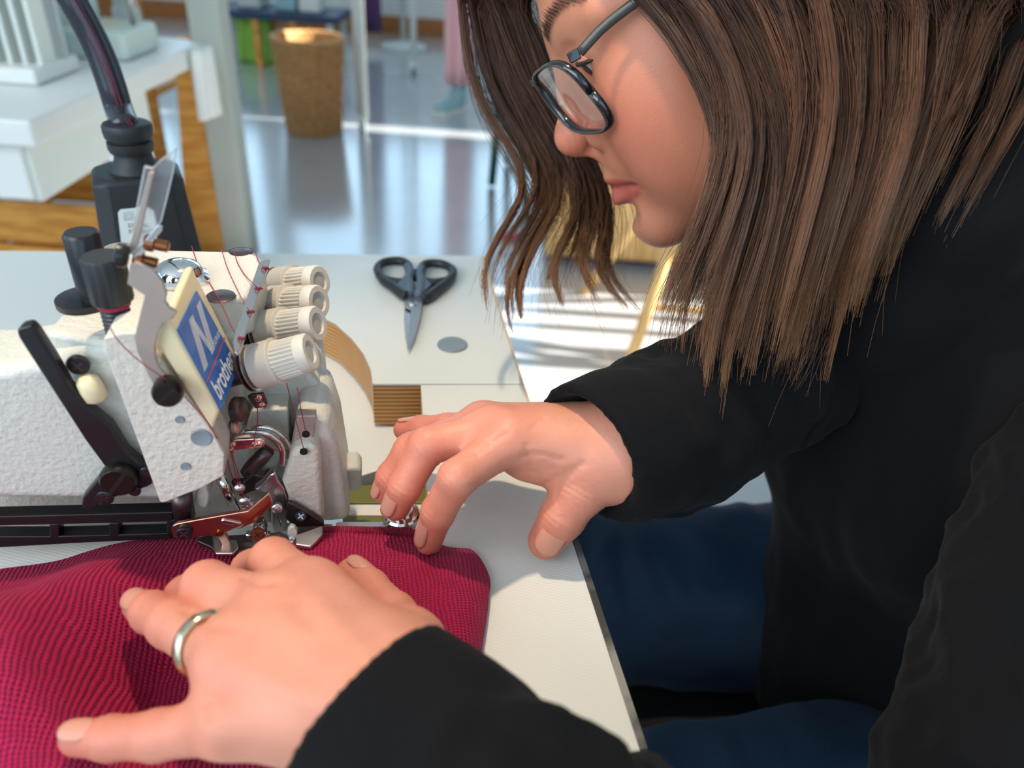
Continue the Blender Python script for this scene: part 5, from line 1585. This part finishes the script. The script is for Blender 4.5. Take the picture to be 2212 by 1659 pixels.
# purple cloth hanging from the rack
def drape(name, base, w, h, mt, u, label, cat, waves=3, amp=0.02, taper=0.85):
    vs, fs = [], []
    n, k = 18, 14
    for j in range(k):
        t = j / (k - 1)
        for side in (0, 1):
            for i in range(n):
                s = i / (n - 1) - 0.5
                nn = np.cross(u, ZX)
                bulge = math.sqrt(max(0, 1 - (2 * s) ** 2))
                vs.append(base + ZX * (h * (1 - t)) + u * s * w * (taper + (1 - taper) * t) + nn * ((amp * bulge * (1 if side else -1)) + 0.4 * amp * math.sin(s * waves * 6.3 + 2 * t)))
    m_ = 2 * n
    for j in range(k - 1):
        for i in range(m_):
            a = j * m_
            if i < n - 1: fs.append([a + i, a + i + 1, a + m_ + i + 1, a + m_ + i])
            elif n <= i < 2 * n - 1: fs.append([a + i, a + i + 1, a + m_ + i + 1, a + m_ + i])
        fs.append([j * m_, j * m_ + n, (j + 1) * m_ + n, (j + 1) * m_])
        fs.append([j * m_ + n - 1, j * m_ + 2 * n - 1, (j + 1) * m_ + 2 * n - 1, (j + 1) * m_ + n - 1])
    e = (k - 1) * m_
    for i in range(n - 1):
        fs.append([i, i + 1, n + i + 1, n + i]); fs.append([e + i, e + i + 1, e + n + i + 1, e + n + i])
    return tag(meshobj(name, vs, fs, mt, smooth=True), label, cat)
pp = FL(800, 100)
drape('purple_garment', V(pp[0], pp[1], 0.10), 0.17, 1.5, M['purple_cloth'], V(1, 0, 0), 'dark purple garment hanging down near the back wall', 'garment', amp=0.04)
pk_ = FL(975, 240)
drape('pink_garment', V(pk_[0] + 0.04, pk_[1], 0.14), 0.155, 1.1, M['pink_cloth'], nrm(V(1, 0.1, 0)), 'pale pink garment hanging beside the dark hair', 'garment', amp=0.05, taper=1.15)
# pale sneaker on the floor
sk = Blob(); P0 = FL(968, 243)
sk.cone(P0 + V(0.04, 0.06, 0.045), P0 + V(-0.03, -0.08, 0.03), 0.042, 0.034, 0.02); sk.cone(P0 + V(0.045, 0.07, 0.06), P0 + V(0.045, 0.07, 0.10), 0.04, 0.042, 0.02)
v, f = sk.mesh(0.008); v[:, 2] = np.maximum(v[:, 2], 0.002)
sn_root = root('sneaker', P0, 'pale grey-green sneaker standing on the floor below the pink garment', 'shoe')
fastmesh('upper', v, f, M['aqua_cloth'], sn_root)
so = [P0 + V(0.04, 0.06, 0) + V(0.05 * math.cos(a), 0.06 * math.sin(a), 0) for a in np.linspace(0, math.pi, 9)] + [P0 + V(-0.03, -0.08, 0) + V(0.042 * math.cos(a), 0.045 * math.sin(a), 0) for a in np.linspace(math.pi, 2 * math.pi, 9)]
prism('sole', so, ZX * 0.024, M['white_metal'], sn_root, bevel=0.004)
# coat stand with round base
cs = FL(872, 104)
ct_ = root('coat_stand', cs, 'grey pole stand with a round base by the back wall', 'stand')
lathe('base', cs, ZX, [(0.16, 0), (0.165, 0.006), (0.16, 0.02), (0.05, 0.035), (0.03, 0.05)], M['pale_grey'], ct_, 40)
tube('pole', [cs + ZX * 0.04, cs + ZX * 1.7], 0.018, M['pale_grey'], ct_, 14)
for a in (0, 2.1, 4.2):
    u = V(math.cos(a), math.sin(a), 0)
    tube('hook', catmull([cs + ZX * 1.62, cs + u * 0.08 + ZX * 1.62, cs + u * 0.13 + ZX * 1.70], 5), 0.008, M['pale_grey'], ct_, 8)
# low navy bench with things under it
nb_ = FL(590, 30, 0.30)
yb0 = nb_[1]
lb = root('low_bench', V(nb_[0], yb0 + 0.2, 0), 'low dark navy bench near the back wall', 'bench')
box('bench_top', V(nb_[0] - 0.02, yb0 + 0.2, 0.285), 0.78, 0.4, 0.04, M['navy'], lb, bevel=0.005)
for sx in (-0.36, -0.1, 0.12, 0.34):
    for sy in (0.03, 0.37):
        box('leg', V(nb_[0] - 0.02 + sx, yb0 + sy, 0.1325), 0.035, 0.035, 0.265, M['orange_wood'] if sx > -0.2 and sx < 0.2 else M['pale_grey'], lb, bevel=0.003)
gb_ = FL(555, 132)
drape('green_bag', V(gb_[0], gb_[1], 0.004), 0.24, 0.26, M['lime_cloth'], V(1, 0, 0), 'lime green cloth bag leaning in front of the navy bench', 'bag', amp=0.05, taper=0.9)
dg = FL(508, 110)
drape('dark_green_bag', V(dg[0] - 0.04, dg[1] + 0.02, 0.004), 0.10, 0.25, M['green_paint'], V(1, 0, 0), 'narrow dark green bag left of the lime bag', 'bag', amp=0.04)
for k, x in enumerate((575, 640, 672)):
    p = FL(x, 12, 0.305); p[0] += 0.06 * k - 0.06
    tag(box('storage_box', V(p[0], yb0 + 0.22, 0.307 + 0.055), 0.12 + 0.02 * (k == 0), 0.2, 0.11, M[('pale_grey', 'aqua_cloth', 'white_metal')[k]], bevel=0.006),
        ('grey storage box standing on the left of the navy bench', 'aqua storage box standing on the navy bench', 'white storage box standing on the right end of the navy bench')[k], 'box')

# white workbench at the left with a rack and machine
BZ = 0.65
R0 = FL(75, 262, BZ); R1 = FL(440, 85, BZ)
wb = root('workbench', V(R0[0] - 0.4, (R0[1] + R1[1]) / 2, 0), 'white workbench at the left behind the gooseneck lamp', 'workbench')
xr, y0, y1 = (R0[0] + R1[0]) / 2 + 0.0, R0[1], R1[1]
prism('bench_top', [V(xr, y0, BZ), V(xr, y1 - 0.05, BZ), V(xr - 0.05, y1, BZ), V(xr - 1.1, y1, BZ), V(xr - 1.1, y0, BZ)], -ZX * 0.045, M['white_lacquer'], wb, bevel=0.006)
box('drawer_unit', V(xr - 0.30, y0 + 0.27, BZ - 0.045 - 0.055), 0.52, 0.46, 0.11, M['white_metal'], wb, bevel=0.006)
box('drawer_front', V(xr - 0.30, y0 + 0.036, BZ - 0.1), 0.50, 0.012, 0.096, M['white_lacquer'], wb, bevel=0.004)
for (x, y) in ((xr - 0.68, y1 - 0.12), (xr - 0.30, y0 + 0.09), (xr - 1.04, y1 - 0.08), (xr - 1.04, y0 + 0.09)):
    box('leg', V(x, y, (BZ - 0.046) / 2), 0.05, 0.05, BZ - 0.046, M['white_metal'], wb, bevel=0.004)
box('side_rail', V(xr - 0.68, (y0 + y1) / 2, 0.22), 0.03, y1 - y0 - 0.25, 0.05, M['white_metal'], wb, bevel=0.004)
box('lower_shelf', V(xr - 0.88, (y0 + y1) / 2 + 0.1, 0.2), 0.36, y1 - y0 - 0.4, 0.02, M['pale_grey'], wb, bevel=0.003)
# white slatted rack on the bench
sr = FL(75, 170, BZ)
rr_ = root('slatted_rack', V(sr[0] - 0.12, sr[1], BZ), 'white upright slatted rack on the near end of the workbench', 'rack')
box('rack_base', V(sr[0] - 0.13, sr[1] + 0.02, BZ + 0.016), 0.34, 0.16, 0.03, M['white_lacquer'], rr_, bevel=0.006)
for k in range(13):
    box('slat', V(sr[0] - 0.285 + 0.0262 * k, sr[1] - 0.03 + 0.003 * k, BZ + 0.19), 0.009, 0.05, 0.32, M['white_metal'], rr_, bevel=0.002)
box('back_panel', V(sr[0] - 0.13, sr[1] + 0.06, BZ + 0.19), 0.34, 0.01, 0.32, M['pale_grey'], rr_)
for k, (x, yy) in enumerate(((20, 205), (45, 235))):
    a = FL(x, yy - 170, BZ + 0.2)
    pts = [sr + V(-0.20 + 0.05 * k, -0.06, 0.30), sr + V(-0.20 + 0.05 * k, -0.068, 0.12), sr + V(-0.19 + 0.05 * k, -0.075, 0.03), sr + V(-0.17 + 0.05 * k, -0.10, 0.006)]
    tag(tube('hanging_cord', catmull(pts, 6), 0.006, M['navy' if k == 0 else 'cord_blue'], None, 8), ('navy cord hanging over the slatted rack', 'teal cord hanging from the slatted rack onto the bench')[k], 'cord')
# pale sewing machine further along the bench
q0 = FL(195, 130, BZ)
sm = root('sewing_machine', V(q0[0], q0[1] + 0.1, BZ), 'pale green-grey sewing machine standing on the workbench behind the lamp neck', 'sewing machine')
mat('pale_machine', srgb(206, 220, 210), 0.4, noise=0.03, nscale=20)
box('machine_bed', V(q0[0] - 0.02, q0[1] + 0.09, BZ + 0.03), 0.20, 0.17, 0.06, M['pale_machine'], sm, bevel=0.012)
box('machine_column', V(q0[0] - 0.08, q0[1] + 0.10, BZ + 0.14), 0.08, 0.13, 0.17, M['pale_machine'], sm, bevel=0.012)
box('machine_arm', V(q0[0] - 0.02, q0[1] + 0.10, BZ + 0.25), 0.22, 0.12, 0.07, M['pale_machine'], sm, bevel=0.014)
tube('needle_post', [V(q0[0] + 0.06, q0[1] + 0.1, BZ + 0.06), V(q0[0] + 0.06, q0[1] + 0.1, BZ + 0.22)], 0.006, M['steel'], sm, 10)
j0 = FL(285, 88, BZ)
jar = lathe('glass_jar', j0, ZX, [(0.028, 0), (0.031, 0.004), (0.031, 0.07), (0.024, 0.08), (0.026, 0.083), (0.026, 0.1), (0.02, 0.102)], M['pale_grey'], None, 28)
tag(jar, 'small grey jar on the workbench beside the pale sewing machine', 'jar')
# cloth over the far corner of the bench
drape('white_cloth', V(xr + 0.02, y1 - 0.10, BZ - 0.16), 0.09, 0.16, M['white_lacquer'], V(0.2, 1, 0), 'white cloth strip hanging over the far corner of the workbench', 'cloth', amp=0.012)
# orange wooden chair behind the bench and the tall board beside the column
oc = V(xr - 0.50, y1 + 0.22, 0)
ch = root('wooden_chair', oc, 'orange wooden chair behind the white workbench', 'chair')
bk_pts = [V(oc[0] - 0.26 + 0.52 * t, oc[1] + 0.05 - 0.05 * math.sin(math.pi * t), 0) for t in np.linspace(0, 1, 13)]
vs = [p + ZX * z for z in (0.70, 0.98) for p in bk_pts] + [p + ZX * z + V(0, 0.018, 0) for z in (0.70, 0.98) for p in bk_pts]
n = 13; fs = []
for i in range(n - 1):
    fs += [[i, i + 1, n + i + 1, n + i], [2 * n + i, 2 * n + i + 1, 3 * n + i + 1, 3 * n + i], [i, i + 1, 2 * n + i + 1, 2 * n + i], [n + i, n + i + 1, 3 * n + i + 1, 3 * n + i]]
fs += [[0, n, 3 * n, 2 * n], [n - 1, 2 * n - 1, 4 * n - 1, 3 * n - 1]]
meshobj('backrest', vs, fs, M['orange_wood'], ch, bevel=0.004)
box('seat', oc + V(0, 0.24, 0.45), 0.46, 0.42, 0.025, M['orange_wood'], ch, bevel=0.008)
for (x, y, h) in ((-0.2, 0.04, 0.72), (0.2, 0.04, 0.72), (-0.2, 0.42, 0.44), (0.2, 0.42, 0.44)):
    box('leg', oc + V(x, y, h / 2), 0.035, 0.035, h, M['orange_wood'], ch, bevel=0.004)
bd0 = FL(470, 545)
bd = tag(prism('tall_board', [FL(405, 545), FL(500, 545), FL(500, 545) + V(0.0, 0.02, 0.62), FL(405, 545) + V(0.06, 0.02, 0.62)], V(0.006, 0.03, 0), M['orange_wood'], bevel=0.003), 'upright orange wooden board between the workbench and the pale column', 'board')
cb_ = FL(60, 545, 0.20)
cb_ = cb_ + V(0, 0, 0)
crate = root('wooden_crate', V(cb_[0], cb_[1] + 0.15, 0), 'orange wooden crate on the floor under the near end of the workbench', 'crate')
for (dx, dy, w, d) in ((0, -0.14, 0.44, 0.014), (0, 0.14, 0.44, 0.014), (-0.213, 0, 0.014, 0.262), (0.213, 0, 0.014, 0.262)):
    for k in range(3):
        box('board', V(cb_[0] + dx, cb_[1] + 0.15 + dy, 0.055 + 0.11 * k), w, d, 0.1, M['orange_wood'], crate, bevel=0.003)
box('bottom', V(cb_[0], cb_[1] + 0.15, 0.010), 0.40, 0.26, 0.012, M['orange_wood'], crate)
# square column
cp = FL(497, 548)
struct(box('trim_1', V(cp[0] + 0.02, cp[1] + 0.05, HC / 2), 0.085, 0.085, HC, M['column_paint'], bevel=0.006))

# stool in the sun patch and the box behind it
fa, fb = FL(1352, 800), FL(1262, 634)
st = root('wooden_stool', (fa + fb) / 2 + V(0.12, 0, 0), 'pale wooden stool with splayed legs standing in the sunlight', 'stool')
sc0 = (fa + fb) / 2 + V(0.22, 0.02, 0.45)
lathe('seat', sc0, ZX, [(0.15, 0), (0.165, 0.006), (0.165, 0.024), (0.155, 0.03)], M['pale_wood'], st, 40)
for ft, tp in ((fa, V(-0.06, -0.08, 0)), (fb, V(-0.08, 0.07, 0)), (fa + V(0.42, -0.02, 0), V(0.08, -0.07, 0)), (fb + V(0.46, 0.04, 0), V(0.08, 0.08, 0))):
    tube('leg', [ft + ZX * 0.002, sc0 + tp], [0.014, 0.018], M['pale_wood'], st, 12)
tube('stretcher', [fa * 0.65 + (sc0 + V(-0.06, -0.08, 0)) * 0.35, (fa + V(0.42, -0.02, 0)) * 0.65 + (sc0 + V(0.08, -0.07, 0)) * 0.35], 0.010, M['pale_wood'], st, 10)
b0 = FL(1175, 575); b1 = FL(1640, 600)
wx = root('wooden_cabinet', V((b0[0] + b1[0]) / 2, b0[1] + 0.2, 0), 'low pale wooden cabinet behind the long hair at the right', 'cabinet')
box('cabinet_body', V((b0[0] + b1[0]) / 2 + 0.1, b0[1] + 0.22, 0.28), b1[0] - b0[0] + 0.2, 0.4, 0.5, M['pale_wood'], wx, bevel=0.004)
for k in range(2):
    w_ = (b1[0] - b0[0] + 0.2) / 2
    dr = box('door', V((b0[0] + b1[0]) / 2 + 0.1 + (k - 0.5) * w_, b0[1] + 0.012, 0.28), w_ - 0.012, 0.014, 0.47, M['pale_wood'], wx, bevel=0.003)
    lathe('knob', V((b0[0] + b1[0]) / 2 + 0.1 + (k - 0.5) * 0.12, b0[1] + 0.005, 0.32), V(0, -1, 0), [(0.006, 0), (0.006, 0.012), (0.013, 0.016), (0.012, 0.024), (0.004, 0.027)], M['steel'], dr, 16)
box('plinth', V((b0[0] + b1[0]) / 2 + 0.1, b0[1] + 0.24, 0.015), b1[0] - b0[0] + 0.14, 0.34, 0.03, M['navy'], wx)
# green and white folding chair left of the hair
g0, g1 = FL(1062, 402), FL(1140, 482)
fcx = root('folding_chair', (g0 + g1) / 2, 'green folding chair with pale aqua sling standing behind the dark hair', 'chair')
hx_ = V(0.05, 0.30, 0)
for o_ in (V(0, 0, 0), hx_):
    tube('leg', [g0 + o_ + ZX * 0.01, g0 + o_ + V(0.03, -0.1, 0.55)], 0.017, M['green_paint'], fcx, 10)
    tube('leg', [g1 + o_ + ZX * 0.01, g1 + o_ + V(-0.10, 0.25, 0.5)], 0.015, M['green_paint'], fcx, 10)
    tube('cross_leg', [g1 + o_ + V(0.0, 0.1, 0.02), g0 + o_ + V(-0.01, 0, 0.32)], 0.015, M['aqua_cloth'], fcx, 10)
tube('rail', [g0 + V(0.03, -0.1, 0.53), g0 + V(0.03, -0.1, 0.53) + hx_], 0.014, M['white_metal'], fcx, 10)
prism('sling', [g0 + V(0.03, -0.1, 0.52), g0 + V(0.03, -0.1, 0.52) + hx_, g1 + V(-0.08, 0.2, 0.40) + hx_, g1 + V(-0.08, 0.2, 0.40)], ZX * 0.006, M['aqua_cloth'], fcx)
sc_p = FL(1098, 518)
scr = Blob(); scr.ell(sc_p + V(0, 0, 0.012), V(0.035, 0.02, 0.012), np.eye(3), 0.004); scr.cone(sc_p + V(0, 0, 0.014), sc_p + V(0.04, 0.03, 0.01), 0.012, 0.008, 0.01)
v, f = scr.mesh(0.003)
srt = root('fabric_scrap', sc_p, 'crumpled magenta fabric scrap on the floor near the hair tips', 'fabric scrap')
fastmesh('scrap', v, f, M['magenta'], srt)
# end
